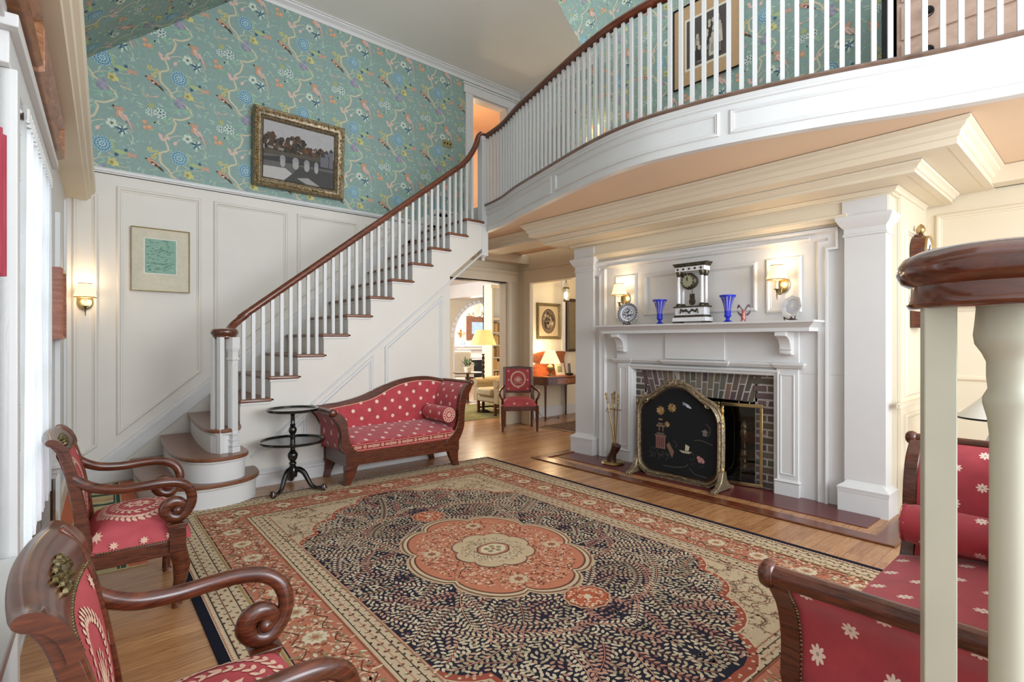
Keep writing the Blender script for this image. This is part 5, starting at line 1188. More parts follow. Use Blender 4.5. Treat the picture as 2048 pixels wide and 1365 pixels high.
def andiron(y, label):
    t = thing('andiron', label, 'andiron', (4.72, y, 0))
    g = G(); g.lathe([(.02, .10), (.024, .12), (.018, .14), (.03, .16), (.03, .175), (.016, .19), (.022, .21), (.03, .235), (.022, .26), (.014, .27), (.018, .29), (.018, .31), (.012, .32), (.016, .35), (.03, .37), (.042, .40), (.046, .43), (.04, .455), (.036, .46), (.04, .475), (.034, .50), (.02, .52), (.008, .535), (0, .545)], seg=18); g.build('finial', 'oldbrass', t, smooth=45)
    g = G()
    for s in (-1, 1): g.tube(catmull([(0, 0, .11), (-.02, s*.06, .09), (-.04, s*.10, .03), (-.05, s*.12, .008)], 4), .010, 8)
    g.box((0, -.01, .08), (.3, .01, .1)); g.box((.28, -.01, 0.002), (.3, .01, .08)); g.build('leg', 'blackmetal', t, smooth=40)
andiron(2.23, 'turned brass andiron seen through the glass fire guard'); andiron(2.98, 'turned brass andiron in the fireplace behind the painted screen')
def tools():
    t = thing('fire_tool_stand', 'brass base with dark hoof-shaped holder beside the fireplace', 'tool stand', (4.30, 3.40, 0))
    g = G(); g.lathe([(0, .007), (.115, .007), (.12, .015), (.11, .028), (.095, .034), (.085, .03), (0, .034)], seg=36); g.build('base', 'brass', t, smooth=40)
    g = G(); g.tube([(0, .02, .03), (0, .02, .06), (0, .0, .11), (0, -.03, .16), (0, -.045, .20)], [.05, .05, .038, .046, .05], 14); g.build('holder', 'darkwood', t, smooth=50)
    g = G(); g.lathe([(.005, .18), (.005, .56), (.012, .57), (.005, .58), (.005, .66), (.01, .67), (.006, .7), (.012, .72), (.014, .735), (0, .75)], (0, -.02, 0), 10); g.bar((0, -.10, .56), (0, .07, .56), .012, .008); g.build('centre_rod', 'brass', t, smooth=45)
    for k, (nm, lab, dy, dx) in enumerate((('fire_tongs', 'brass fire tongs leaning left in the hearth tool stand', .10, -.01), ('fire_shovel', 'brass fire shovel in the hearth tool stand', .045, .02), ('fire_poker', 'brass poker standing on the right of the hearth tool stand', -.065, -.02))):
        a = thing(nm, lab, nm.split('_')[1], (4.30, 3.40, .19)); a['group'] = 'brass fire irons'
        g = G(); p0 = Vector((0, -.03, 0)); p1 = Vector((dx, dy-.02, .52)); g.tube([p0, p1], .0055, 8); 
        for f, R in ((.84, .012), (.88, .009), (.92, .013), (.96, .009), (1.0, .014)): q = p0.lerp(p1, f); g.ball(q, R, 10)
        if k == 0: g.tube(catmull([p0.lerp(p1, .74), p0.lerp(p1, .72)+Vector((0, .03, -.02)), p0.lerp(p1, .66)+Vector((0, .03, 0)), p0.lerp(p1, .62)], 4), .004, 6); g.tube([p0.lerp(p1, .72), p0+Vector((0, .02, .02))], .004, 6)
        g.build('shaft', 'brass', a, smooth=50)
tools()
# mantel shelf things (top of shelf at 1.42)
SZ = 1.42
def portico_clock():
    t = thing('mantel_clock', 'white marble and bronze portico clock with four columns, middle of the mantel shelf', 'clock', (4.37, 2.55, SZ))
    for nm, a, b in (('marble_plinth', (-.065, -.165, .018), (.065, .165, .055)), ('marble_base', (-.05, -.145, .075), (.05, .145, .145)), ('marble_frieze', (-.052, -.145, .475), (.052, .145, .515))):
        g = G(); g.box(a, b); g.build(nm, 'marble', t, bevel=.002)
    for x in (-.05, .05):
        for y in (-.14, .14): g = G(); g.box((x-.014, y-.02, 0), (x+.014, y+.02, .018)); g.build('foot', 'bronze', t)
    for z, w1, d1, w2, d2, h in ((.055, .155, .06, .145, .052, .02), (.145, .158, .062, .158, .062, .012), (.515, .146, .054, .172, .078, .035)):
        g = G(); g.prism([(-w1, z), (w1, z), (w2, z+h), (-w2, z+h)], lambda u, v, hh: (hh, u, v), -d1, d1); g.build('cornice', 'bronze', t)
    for x in (-.036, .036):
        for y in (-.115, .115):
            g = G(); g.lathe([(.028, .157), (.028, .165), (.022, .175), (.016, .185)], (x, y, 0), 12); g.build('column_base', 'bronze', t, smooth=35)
            g = G(); g.lathe([(.013, .425), (.02, .44), (.026, .465), (.026, .475)], (x, y, 0), 12); g.build('column_capital', 'bronze', t, smooth=35)
    for x in (-.036, .036):
        for y in (-.115, .115): g = G(); g.lathe([(.017, .183), (.014, .43)], (x, y, 0), 14); g.build('column', 'marble', t, smooth=40)
    g = G()
    for k in range(5): g.lathe([(0, -.006), (.009, -.005), (.011, 0)], (-.053, -.115+.0575*k, .495), 10, 'x')
    for k in range(5): y = -.06+.03*k; g.ball((-.052, y, .11+.012*math.sin(k*2.2)), .011, 8)
    for s in (-1, 1): g.tube(catmull([(-.052, 0, .09), (-.055, s*.03, .125), (-.055, s*.06, .105), (-.055, s*.08, .13), (-.055, s*.09, .09)], 4), .006, 6)
    g.build('applied_ornament', 'bronze', t, smooth=50)
    g = G(); g.lathe([(0, -.045), (.062, -.045), (.074, -.035), (.078, -.02), (.07, -.01), (.066, .03), (0, .03)], (0, .02, .385), 30, 'x'); g.build('drum', 'bronze', t, smooth=40)
    g = G(); g.lathe([(0, -.0475), (.05, -.0475)], (0, .02, .385), 30, 'x'); 
    for k in range(12): a = k*PI/6; g.box((-.0505, .02+.055*math.sin(a)-.004, .385+.055*math.cos(a)-.004), (-.047, .02+.055*math.sin(a)+.004, .385+.055*math.cos(a)+.004))
    g.build('dial', plain('silvered_dial', (170, 168, 140), .4, .3), t)
    g = G(); g.bar((-.05, .02, .385), (-.05, .02, .425), .004, .003); g.bar((-.05, .02, .385), (-.05, .028, .415), .004, .003); g.build('hands', 'blackmetal', t)
    g = G(); g.bar((0, 0, .20), (0, 0, .35), .004); g.lathe([(0, -.008), (.03, -.006), (.034, 0), (.03, .006), (0, .008)], (0, 0, .2), 20, 'x'); g.box((-.006, -.022, .22), (.006, .022, .27)); g.build('pendulum', 'bronze', t, smooth=40)
portico_clock()
def vase(y, label):
    t = thing('cut_glass_vase', label, 'vase', (4.36, y, SZ)); t['group'] = 'cobalt cut glass vases'
    g = G(); g.lathe([(0, 0), (.045, 0), (.047, .004), (.03, .012), (.016, .024), (.014, .034), (.022, .044), (.03, .055), (.03, .062), (.026, .07), (.028, .095), (.026, .1)], seg=24); g.build('stem_and_foot', 'cobalt', t, smooth=35)
    pr = [(.027, .1), (.03, .125), (.038, .16), (.052, .2), (.064, .225), (.068, .235)]
    g = G()
    for k in range(12):
        a0, a1 = 2*PI*k/12, 2*PI*(k+.5)/12
        for (r0, z0), (r1, z1) in zip(pr, pr[1:]): g.poly([(r0*math.cos(a0), r0*math.sin(a0), z0), (r0*math.cos(a1), r0*math.sin(a1), z0), (r1*math.cos(a1), r1*math.sin(a1), z1), (r1*math.cos(a0), r1*math.sin(a0), z1)])
    g.lathe([(.066, .218), (.0685, .235), (.066, .235)], seg=24); g.build('blue_flutes', 'cobalt', t)
    g = G(); g.lathe([(r_-.003, z_) for r_, z_ in pr], seg=24); g.build('bowl', 'frost', t, smooth=35)
M['frost'] = glassm('pale_lilac_glass', (214, 212, 232), .15, .6)
vase(2.885, 'cobalt blue cut glass vase left of the mantel clock'); vase(2.21, 'cobalt blue cut glass vase right of the mantel clock')
def plate(y, R, label, seg, white, tilt=.2, rz=0):
    t = thing('display_plate', label, 'plate', (4.40, y, SZ), rz)
    X = Matrix.Translation((0, 0, .012+R)) @ Matrix.Rotation(tilt, 4, 'Y')
    g = G(); g.X = X; g.lathe([(0, .0), (R*.6, .0), (R*.68, -.006), (R*.95, -.014), (R, -.012), (R*.97, -.006), (R*.7, .004), (0, .008)], seg=seg, axis='x')
    g.cc = lin((214, 218, 224)); g.col = [g.cc]*len(g.f); A = Art(g, lambda u, v, l: (-.0008*l-(.001 if math.hypot(u, v) < R*.6 else .0066+.0092*(math.hypot(u, v)-R*.6)/(R*.35)), -u, v)); r = random.Random(2)
    if not white:
        for k in range(26): a = k*2*PI/26; A.leaf(R*.72*math.cos(a), R*.72*math.sin(a), R*.27, a+.6, (84, 88, 98), 2, .5); A.disc(R*.95*math.cos(a), R*.95*math.sin(a), R*.07, (96, 100, 110), 1)
        for k in range(28): a0, a1 = k*2*PI/28, (k+1)*2*PI/28; A.P([(R*q*math.cos(a), R*q*math.sin(a)) for q, a in ((.54, a0), (.54, a1), (.58, a1), (.58, a0))], (60, 64, 74), 2)
        for k in range(34): q, a = R*.48*math.sqrt(r.random()), r.uniform(0, 6.28); A.leaf(q*math.cos(a), q*math.sin(a), R*.2, r.uniform(0, 6.28), (84, 86, 96), 2, .5)
        A.star(0, R*.15, R*.14, 6, (50, 52, 62), 3, .5)
    else:
        g.X = X; A.disc(0, 0, R*.58, (196, 206, 222), 1, n=30)
        A.disc(0, .01, R*.08, (224, 228, 236), 3, R*.2); A.disc(0, R*.25, R*.07, (230, 232, 238), 3)
        for a in (.4, 1.2, 2.0, 2.8, -.9, -2.1): A.leaf(0, 0, R*.36, a, (220, 226, 236), 2, .25)
    g.build('dish', 'glaze', t, recalc=False)
    g = G(); 
    for s in (-1, 1): g.tube(catmull([(-.045, s*.032, .0045), (-.05, s*.032, .03), (-.035, s*.03, .018), (.0, s*.025, .012), (.05, s*.01, .005)], 4), .0045, 6); g.tube([(.0, s*.02, .012), (.055, s*.01, .12)], .004, 6)
    g.bar((0, -.03, .014), (0, .03, .014), .006); g.build('easel', 'darkwood', t)
M['glaze'] = attr_mat('glazed_china', .25, spec=.6)
plate(3.285, .108, 'blue and white patterned plate on a dark stand at the left end of the mantel', 36, False, .2, .25)
plate(1.70, .098, 'white eight-sided relief plate on a dark stand at the right end of the mantel', 8, True, .2, -.35)
t = thing('glass_figurine', 'small reddish winged figurine beside the right blue vase', 'figurine', (4.36, 2.07, SZ))
g = G(); g.tube([(0, 0, .02), (0, .005, .05), (0, 0, .085)], [.018, .02, .012], 10); g.ball((-.006, 0, .095), .013, 10); 
for s in (-1, 1): g.tube([(0, s*.012, .03), (-.01, s*.016, .008), (-.012, s*.02, .0035)], [.009, .007, .005], 6)
g.build('body', plain('red_glass', (176, 96, 88), .15, .2, 20, 90), t, smooth=60)
for s in (-1, 1):
    g = G()
    for k in range(4): g.tube(catmull([(0, s*.01, .10), (0, s*(.02+.008*k), .115+.01*k), (.003*k, s*(.035+.008*k), .145-.012*k)], 3), [.006, .006, .006, .006, .005, .004, .002], 6)
    g.prism([(s*.012, .06), (s*.045, .085), (s*.06, .10), (s*.05, .07), (s*.03, .05)], lambda u, v, h: (h, u, v), .0, .006); g.build('wing', plain('smoky_glass', (120, 108, 112), .2, .2, 16, 90), t, smooth=60)
# sconces
def sconce(label, loc, rz, lit=1.0):
    """bracket lamp; local -x points into the room"""
    t = thing('wall_sconce', label, 'sconce', loc, rz); t['group'] = 'brass wall sconces with pleated shades'
    g = G(); g.lathe([(0, -.004), (.05, -.008), (.056, -.004), (.058, 0)], (0, 0, 0), 28, 'x', ry=1.2); g.build('back_plate', 'brass', t, smooth=40)
    g = G(); g.tube(catmull([(-.005, 0, -.02), (-.03, 0, -.075), (-.08, 0, -.075), (-.105, 0, -.045)], 6), .006, 8)
    g.tube(catmull([(-.105, 0, -.05), (-.10, 0, -.075), (-.108, 0, -.10), (-.10, 0, -.125)], 4), [.01, .01, .009, .008, .007, .006, .006, .005, .004, .004, .003, .003, .002], 6); g.lathe([(.004, -.05), (.022, -.045), (.024, -.04), (.01, -.038)], (-.105, 0, 0), 14); g.build('arm', 'oldbrass', t, smooth=50)
    g = G(); g.lathe([(.011, -.04), (.011, .03), (0, .032)], (-.105, 0, 0), 12); g.build('candle_sleeve', 'candle', t, smooth=40)
    g = G()
    def sh(a, b): r = (.078-.03*b)*(1+.025*math.cos(a*2*PI*40)); return (-.105+r*math.cos(2*PI*a), r*math.sin(2*PI*a), .035+.115*b)
    g.grid(sh, 160, 4); g.build('shade', 'shade', t, smooth=60)
    g = G()
    for z, r in ((.035, .078), (.15, .048)): g.lathe([(r+.001, z-.003), (r+.003, z), (r+.001, z+.003)], (-.105, 0, 0), 32)
    g.build('shade_trim', plain('shade_binding', (176, 140, 90), .7) if 'bind' not in M else 'bind', t)
    g = G(); g.ball((-.105, 0, .075), .02, 10); g.build('bulb', 'bulb', t)
    R = Matrix.Translation(loc) @ Matrix.Rotation(rz, 4, 'Z')
    for dz, pw in ((.17, 1.5*lit), (.02, 1.4*lit)):
        p = R @ Vector((-.105, 0, dz)); point('sconce_glow', p, pw, (1, .76, .46), .035)
M['bind'] = plain('shade_binding', (176, 140, 90), .7)
sconce('brass wall sconce with lit shade in the left overmantel panel', (4.49, 3.385, 1.70), 0)
sconce('brass wall sconce with lit shade in the right overmantel panel', (4.49, 1.81, 1.72), 0)
sconce('brass wall sconce with lit shade on the stair wall, beside the small wooden frame', (.17, 5.885, 1.60), PI/2, .9)
# banjo clock
t = thing('banjo_clock', 'mahogany banjo clock with gilt acorn finial on the side of the right pilaster', 'clock', (4.98, 1.035, 1.36))
fm = lambda u, v, h: (u, -h, v)
g = G(); g.box((-.11, -.1, 0), (.11, 0, .19)); g.prism([(-.07, .19), (.07, .19), (.045, .48), (-.045, .48)], fm, 0, .08); g.lathe([(0, -.085), (.12, -.085), (.125, -.06), (.125, 0)], (0, 0, .575), 36, 'y'); g.box((-.03, -.06, .69), (.03, -.0, .712)); g.build('case', 'maho', t, bevel=.003)
g = G(); g.lathe([(.1, -.085), (.112, -.095), (.12, -.1), (.122, -.085)], (0, 0, .575), 36, 'y'); g.mould([(-.10, .01), (.10, .01), (.10, .18), (-.10, .18)], [(0, .1), (.004, .108), (.014, .108), (.018, .1)], fm, closed=True); g.lathe([(0, .70), (.02, .705), (.012, .715), (.028, .735), (.03, .755), (.018, .78), (0, .795)], (0, -.04, 0), 16); g.build('gilt_trim', 'brass', t, smooth=40)
g = G(); g.lathe([(0, -.088), (.102, -.088)], (0, 0, .575), 30, 'y'); g.box((-.085, -.102, .025), (.085, -.1, .165)); g.build('dial', 'porcelain', t)
g = G(); g.bar((0, -.091, .575), (.03, -.091, .63), .006, .002); g.bar((0, -.091, .575), (-.045, -.091, .59), .006, .002); g.build('hands', 'blackmetal', t)
# wall pictures on the stair wall
def art_water(g, fm, a, b, c, d):
    w_, h_ = b-a, d-c; g.cc = lin((212, 204, 182)); g.poly([fm(a, c, .006), fm(b, c, .006), fm(b, d, .006), fm(a, d, .006)])
    A = Art(g, lambda u, v, l: fm(u, v, .007+.0005*l)); A.rect(.592, .852, 1.885, 2.217, (228, 226, 214), 0); A.rect(.6, .845, 1.893, 2.21, (140, 176, 160), 1); r = random.Random(6)
    for k in range(150): x, z = r.uniform(.605, .81), r.uniform(1.9, 2.195); A.P([(x, z), (x+r.uniform(.01, .03), z+.002), (x+.026, z+.008), (x+.005, z+.01)], r.choice([(110, 146, 128), (160, 190, 172), (100, 128, 110), (128, 160, 150), (150, 176, 150)]), 2)
pic('framed_print', 'square green abstract print in a wide cream mat on the stair wall', FY(WY-.012), .494, .956, 1.722, 2.31, .008, .03, 'silverthin' if 'silverthin' in M else 'brass', art_water)
def art_bridge(g, fm, a, b, c, d):
    W_, H_ = b-a, d-c; X_ = lambda u: a+W_*u; Y_ = lambda v: c+H_*v
    A = Art(g, lambda u, v, l: fm(X_(u), Y_(v), .012+.0004*l)); r = random.Random(7)
    A.rect(0, 1, 0, 1, (176, 172, 172), 0); A.rect(0, 1, .0, .46, (104, 100, 96), 1)
    for k in range(330):
        x = r.random(); top = .62+.16*math.sin(x*3+.5)+.05*math.sin(x*17); R = r.uniform(.015, .045); A.disc(x, r.uniform(.5, top), R*.7, r.choice([(66, 60, 54), (84, 74, 62), (58, 56, 50), (96, 66, 50), (74, 68, 60), (110, 80, 60)]), 2+k % 3, R)
    A.P([(0, .36), (.35, .44), (.7, .52), (1, .50), (1, .36), (.7, .34), (0, .3)], (70, 68, 68), 6); A.P([(0, .50), (.4, .50), (.8, .54), (1, .5), (1, .48), (.4, .44), (0, .42)], (92, 84, 74), 6)
    for x, w_ in ((.26, .075), (.44, .09), (.60, .08), (.74, .06)): A.disc(x, .37, w_*.52, (150, 148, 148), 7, .075, n=16); A.disc(x, .30, w_*.48, (164, 162, 160), 7, .07, n=16)
    A.P([(0, 0), (.28, 0), (.42, .12), (.3, .22), (0, .2)], (184, 180, 176), 3); A.P([(.28, .0), (1, .0), (1, .3), (.5, .3), (.4, .15)], (78, 76, 74), 3); A.P([(.46, .08), (.6, .0), (.8, .0), (.62, .12)], (160, 156, 152), 4)
    for x, h_ in ((.8, .18), (.86, .26), (.93, .3)): A.rect(x, x+.06, .38, .38+h_, r.choice([(150, 148, 152), (112, 110, 116)]), 8); A.P([(x-.01, .38+h_), (x+.03, .45+h_), (x+.07, .38+h_)], (70, 68, 70), 8)
    for x in (.06, .2): A.rect(x, x+.07, .52, .56, (150, 140, 130), 8); A.P([(x-.01, .56), (x+.035, .60), (x+.08, .56)], (80, 70, 64), 8)
tl = lambda u, v, h: (u, WY-.012-h-.05*(v-2.88), v)
pf = [(0, 0), (0, .055), (.012, .07), (.03, .062), (.045, .05), (.07, .046), (.082, .03), (.09, .034), (.1, .018), (.108, 0)]
pt = pic('framed_painting', 'dark river landscape with an arched bridge in an ornate gilt frame on the papered wall', tl, 1.51, 2.475, 2.88, 3.69, .108, .07, 'silverleaf', art_bridge, prof=pf)
g = G(); r = random.Random(1)
for (a, b), (c, d) in zip([(1.545, 2.915), (2.44, 2.915), (2.44, 3.655), (1.545, 3.655)], [(2.44, 2.915), (2.44, 3.655), (1.545, 3.655), (1.545, 2.915)]):
    n = int(math.hypot(c-a, d-b)/.022)
    for k in range(n):
        f = k/n; u, v = a+(c-a)*f+r.uniform(-.014, .014), b+(d-b)*f+r.uniform(-.014, .014); p = tl(u, v, .062); g.ball(p, r.uniform(.007, .013), 6)
g.build('carved_ornament', 'gold', pt, smooth=60)
t = thing('light_switch', 'brass switch plate with three toggles on the wallpaper by the upstairs door', 'switch', (3.94, WY-.0, 3.905))
g = G(); g.box((-.075, -.012, -.045), (.075, -.004, .045)); g.build('plate', 'brass', t, bevel=.002)
g = G()
for x in (-.045, 0, .045): g.box((x-.005, -.02, -.012), (x+.005, -.01, .012))
g.build('toggles', 'blackmetal', t)
# framed photo and chest on the balcony
FXU = lambda u, v, h: (5.24-h, -u, v)
def art_photo(g, fm, a, b, c, d):
    W_, H_ = b-a, d-c; A = Art(g, lambda u, v, l: fm(a+W_*u, c+H_*v, .012+.0004*l)); A.rect(0, 1, 0, 1, (190, 158, 120), 0); A.rect(.17, .83, .17, .83, (224, 214, 190), 1); A.rect(.2, .8, .2, .8, (84, 78, 74), 2); r = random.Random(3)
    for k in range(26): x = .25+.5*r.random(); y = .28+.3*r.random(); A.disc(x, y+.12, .022, (190, 180, 160), 4, .03); A.P([(x-.04, y-.05), (x+.04, y-.05), (x+.03, y+.1), (x-.03, y+.1)], r.choice([(200, 192, 172), (120, 112, 104), (160, 150, 136), (60, 56, 54)]), 3)
pic('framed_photograph', 'old sepia group photograph in a tan mat, hung behind the balcony railing', FXU, -3.28, -2.50, 4.06, 4.95, .012, .03, 'blackmetal', art_photo)
pic('framed_picture', 'narrow dark picture in a gilt frame at the far end of the balcony wall', FXU, -5.55, -4.95, 3.75, 4.25, .02, .03, 'gold', art_flat((96, 88, 76)))
tc = thing('chest_of_drawers', 'pinkish painted chest of drawers with ring pulls on the balcony behind the railing', 'chest', (5.0, .75, 2.85))
M['chestpaint'] = wood('faded_pink_wood', (186, 152, 132), (214, 184, 164), .5, (20, 2, 3), 0)
g = G(); g.box((-.19, -1.2, .04), (.23, .36, 1.28)); g.build('carcase', 'chestpaint', tc, bevel=.004)
for j in range(4):
    dz = .10+.285*j; g = G(); g.box((-.205, -1.17, dz), (-.19, .33, dz+.255)); dr = g.build('drawer', 'chestpaint', tc, bevel=.004)
    for y in (.16, -.55):
        g = G(); g.lathe([(0, -.03), (.02, -.03), (.026, -.018), (.03, 0)], (-.205, y, dz+.15), 14, 'x')
        P = [(-.232+.0, y+.032*math.sin(a), dz+.125+.032*math.cos(a)) for a in (2*PI*k/14 for k in range(15))]; g.tube(P, .005, 6); g.build('ring_pull', 'blackmetal', dr, smooth=50)
g = G(); g.box((4.78, 1.13, 2.85), (5.2, 1.2, 4.2)); tag(g.build('dark_post', 'blackmetal', bevel=.01), 'dark upright post standing left of the balcony chest of drawers', 'post')
# low bench / stair rail item seen on the landing
point('balcony_sconce_glow', (5.05, 4.42, 3.95), 3, (1, .8, .5), .05)
t = thing('wall_sconce', 'glowing wall sconce at the far end of the balcony, seen between balusters', 'sconce', (5.24, 4.30, 3.85))
g = G(); g.lathe([(.045, .0), (.035, .12)], (-.09, 0, 0), 20); g.build('shade', 'shade', t, smooth=50)
g = G(); g.lathe([(0, -.006), (.035, 0)], (0, 0, -.05), 16, 'x'); g.tube([(0, 0, -.05), (-.05, 0, -.07), (-.09, 0, -.04), (-.09, 0, 0)], .006, 8); g.build('bracket', 'brass', t, smooth=50)
# ================================================================= HALL BEYOND THE OPENING
HY = 6.25
g = G(); g.box((5.5, HY, 0), (7.3, HY+.1, 2.6)); struct(g.build('wall_hall', 'cream'))
g = G(); g.box((7.3, 4.0, 0), (7.4, HY+.1, 2.6)); struct(g.build('wall_hall_end', 'cream'))
g = G(); g.box((5.53, HY-.02, 0), (7.3, HY, .17)); g.box((6.5, HY-.03, .17), (6.58, HY, 2.3)); struct(g.build('baseboard_hall', 'white', bevel=.003))
g = G(); g.box((5.5, 4.0, 2.56), (7.3, HY, 2.6)); struct(g.build('ceiling_hall', 'ceil'))
def art_oval(g, fm, a, b, c, d):
    W_, H_ = b-a, d-c; A = Art(g, lambda u, v, l: fm(a+W_*u, c+H_*v, .012+.0004*l)); A.rect(0, 1, 0, 1, (206, 184, 146), 0); A.disc(.5, .5, .37, (60, 50, 42), 1, .41, n=32); A.disc(.5, .5, .345, (120, 100, 80), 2, .385, n=32); r = random.Random(5)
    for k in range(60): a_, q = r.uniform(0, 6.28), math.sqrt(r.random()); A.disc(.5+.25*q*math.cos(a_), .5+.28*q*math.sin(a_), .06, r.choice([(60, 52, 46), (160, 140, 112), (90, 76, 62), (196, 176, 146), (70, 60, 52)]), 3+k % 3, .05)
M['dullgold'] = plain('dull_gold_frame', (128, 112, 76), .5, .4, 16, 40)
pic('framed_print', 'dark oval engraving in a wide gilt frame in the hall above the table', FY(HY), 5.92, 6.46, 1.29, 1.89, .05, .04, 'dullgold', art_oval)
t = thing('wall_mirror', 'tall dark wood framed mirror at the right edge of the hall wall', 'mirror')
g = G(); g.mould([(6.61, 1.08), (7.1, 1.08), (7.1, 1.99), (6.61, 1.99)], [(0, 0), (0, .04), (.02, .05), (.045, .03), (.045, 0)], FY(HY), closed=True); g.box((6.60, HY-.06, 1.96), (7.11, HY, 1.99)); g.build('frame', 'darkwood', t, smooth=30)
g = G(); g.poly([(6.64, HY-.012, 1.1), (7.08, HY-.012, 1.1), (7.08, HY-.012, 1.96), (6.64, HY-.012, 1.96)]); g.build('glass', plain('old_mirror', (150, 146, 136), .1, 1, 6), t)
# side table with raised shaped back
t = thing('side_table', 'mahogany bow-front side table with tapered legs and raised serpentine backboard', 'table', (6.16, 5.92, 0))
M['sat'] = wood('satinwood_mahogany', (120, 62, 36), (168, 96, 58), .22, (3, 3, 14))
def bow(s=1, d=0): return [(-.42*s, .30), (-.42*s, -.02-d), (-.36*s, -.06-d), (-.2*s, -.11-d), (0, -.13-d), (.2*s, -.11-d), (.36*s, -.06-d), (.42*s, -.02-d), (.42*s, .30)]
g = G(); g.prism(bow(1.03, .012), FZ, .68, .70); g.build('top', 'sat', t, bevel=.004)
g = G(); g.prism(bow(.98), FZ, .56, .68); g.build('apron', 'maho', t)
g = G(); g.prism([(-.2, -.112), (0, -.134), (.2, -.112), (.2, -.108), (0, -.128), (-.2, -.108)], FZ, .58, .665); dr = g.build('drawer', 'sat', t)
g = G(); g.ball((-.0, -.145, .62), .012, 8); g.build('knob', 'brass', dr)
for x, y in ((-.385, -.03), (.385, -.03), (-.385, .26), (.385, .26)):
    g = G(); g.tube([(x, y, .60), (x, y, .07), (x, y, .065), (x, y, .03), (x, y, .0)], [.028, .018, .024, .022, .016], 4); g.build('leg', 'maho', t)
g = G(); q = [(p.x, p.y) for p in catmull([(-.42, .70, 0), (-.40, .9, 0), (-.43, 1.06, 0), (-.34, 1.05, 0), (-.25, 1.07, 0), (-.1, 1.09, 0), (.1, 1.08, 0), (.25, 1.09, 0), (.40, 1.07, 0), (.37, .95, 0), (.42, .70, 0)], 4)]
g.prism(q, lambda u, v, h: (u, h, v), .28, .30); g.build('backboard', 'sat', t, bevel=.003)
# lamp, frames, phone on it
def table_lamp(name, label, loc, base_mat, pr, shade, smat, power):
    t = thing(name, label, 'lamp', loc); g = G(); g.lathe(pr, seg=18); g.build('base', base_mat, t, smooth=45)
    r0, z0, r1, z1 = shade; g = G(); g.grid(lambda a, b: ((r0+(r1-r0)*b)*(1+.01*math.cos(a*2*PI*30))*math.cos(2*PI*a), (r0+(r1-r0)*b)*(1+.01*math.cos(a*2*PI*30))*math.sin(2*PI*a), z0+(z1-z0)*b), 120, 3); g.build('shade', smat, t, smooth=60)
    g = G(); g.ball((0, 0, z0+.05), .025, 10); g.build('bulb', 'bulb', t)
    point('lamp_glow', (loc[0], loc[1], loc[2]+z1+.03), power, (1, .8, .52), .05); point('lamp_glow', (loc[0], loc[1], loc[2]+z0-.01), power*.5, (1, .8, .52), .05)
    return t
table_lamp('table_lamp', 'lit brass lamp with cream pleated shade on the hall side table', (5.97, 5.98, .70), 'oldbrass', [(.055, 0), (.055, .012), (.02, .02), (.014, .05), (.05, .10), (.055, .13), (.045, .16), (.015, .18), (.012, .22), (.008, .30)], (.165, .20, .075, .40), 'shade', 7)
def photo_frame(name, label, loc, w, h, rz, mat, inner):
    t = thing(name, label, 'picture frame', loc, rz); T = Matrix.Rotation(-.2, 4, 'X')
    fm = lambda u, v, hh: tuple(T @ Vector((u, -hh, v+.004)))
    g = G(); g.mould([(-w, 0), (w, 0), (w, 2*h), (-w, 2*h)], [(0, 0), (0, .012), (.02, .012), (.022, .004)], fm, closed=True); g.poly([fm(-w, 0, 0), fm(w, 0, 0), fm(w, 2*h, 0), fm(-w, 2*h, 0)]); g.build('frame', mat, t)
    g = G(); A = Art(g, lambda u, v, l: fm(u, v, .005+.0005*l)); A.rect(-w+.02, w-.02, .02, 2*h-.02, (214, 206, 186), 0); A.rect(-w*.5, w*.5, h*.5, h*1.5, inner, 1); A.disc(0, h, w*.25, (150, 140, 110), 2); g.build('photo', 'paint', t, recalc=False)
    g = G(); g.bar((0, .012, h*1.2), (0, .07, .004), .012, .004); g.build('strut', mat, t)
photo_frame('photo_frame', 'cream framed photograph leaning on the hall side table', (6.12, 5.90, .702), .09, .10, -.15, 'mat', (120, 140, 100))
t = thing('cordless_phone', 'dark cordless telephone upright in its cradle on the hall side table', 'telephone', (6.36, 5.92, .702))
g = G(); g.box((-.05, -.04, 0), (.05, .04, .03)); g.build('cradle', 'blackmetal', t, bevel=.006)
g = G(); g.prism([(-.025, .03), (.025, .03), (.02, .19), (-.02, .19)], lambda u, v, h: (u, h+.1*(v-.03), v), -.012, .012); g.box((-.014, -.014, .1), (.014, .016, .13)); g.build('handset', plain('grey_plastic', (90, 92, 98), .4), t, bevel=.004)
g = G(); P = catmull([(5.84, 6.20, .6), (5.80, 6.18, .35), (5.86, 6.1, .08), (5.95, 6.02, .008), (6.1, 6.1, .008), (6.2, 6.02, .008), (6.12, 5.96, .008), (6.25, 6.05, .008), (6.32, 6.15, .008)], 6); g.tube(P, .004, 6); tag(g.build('power_cord', 'blackmetal', smooth=60), 'dark lamp cord trailing on the floor under the hall side table', 'cord')
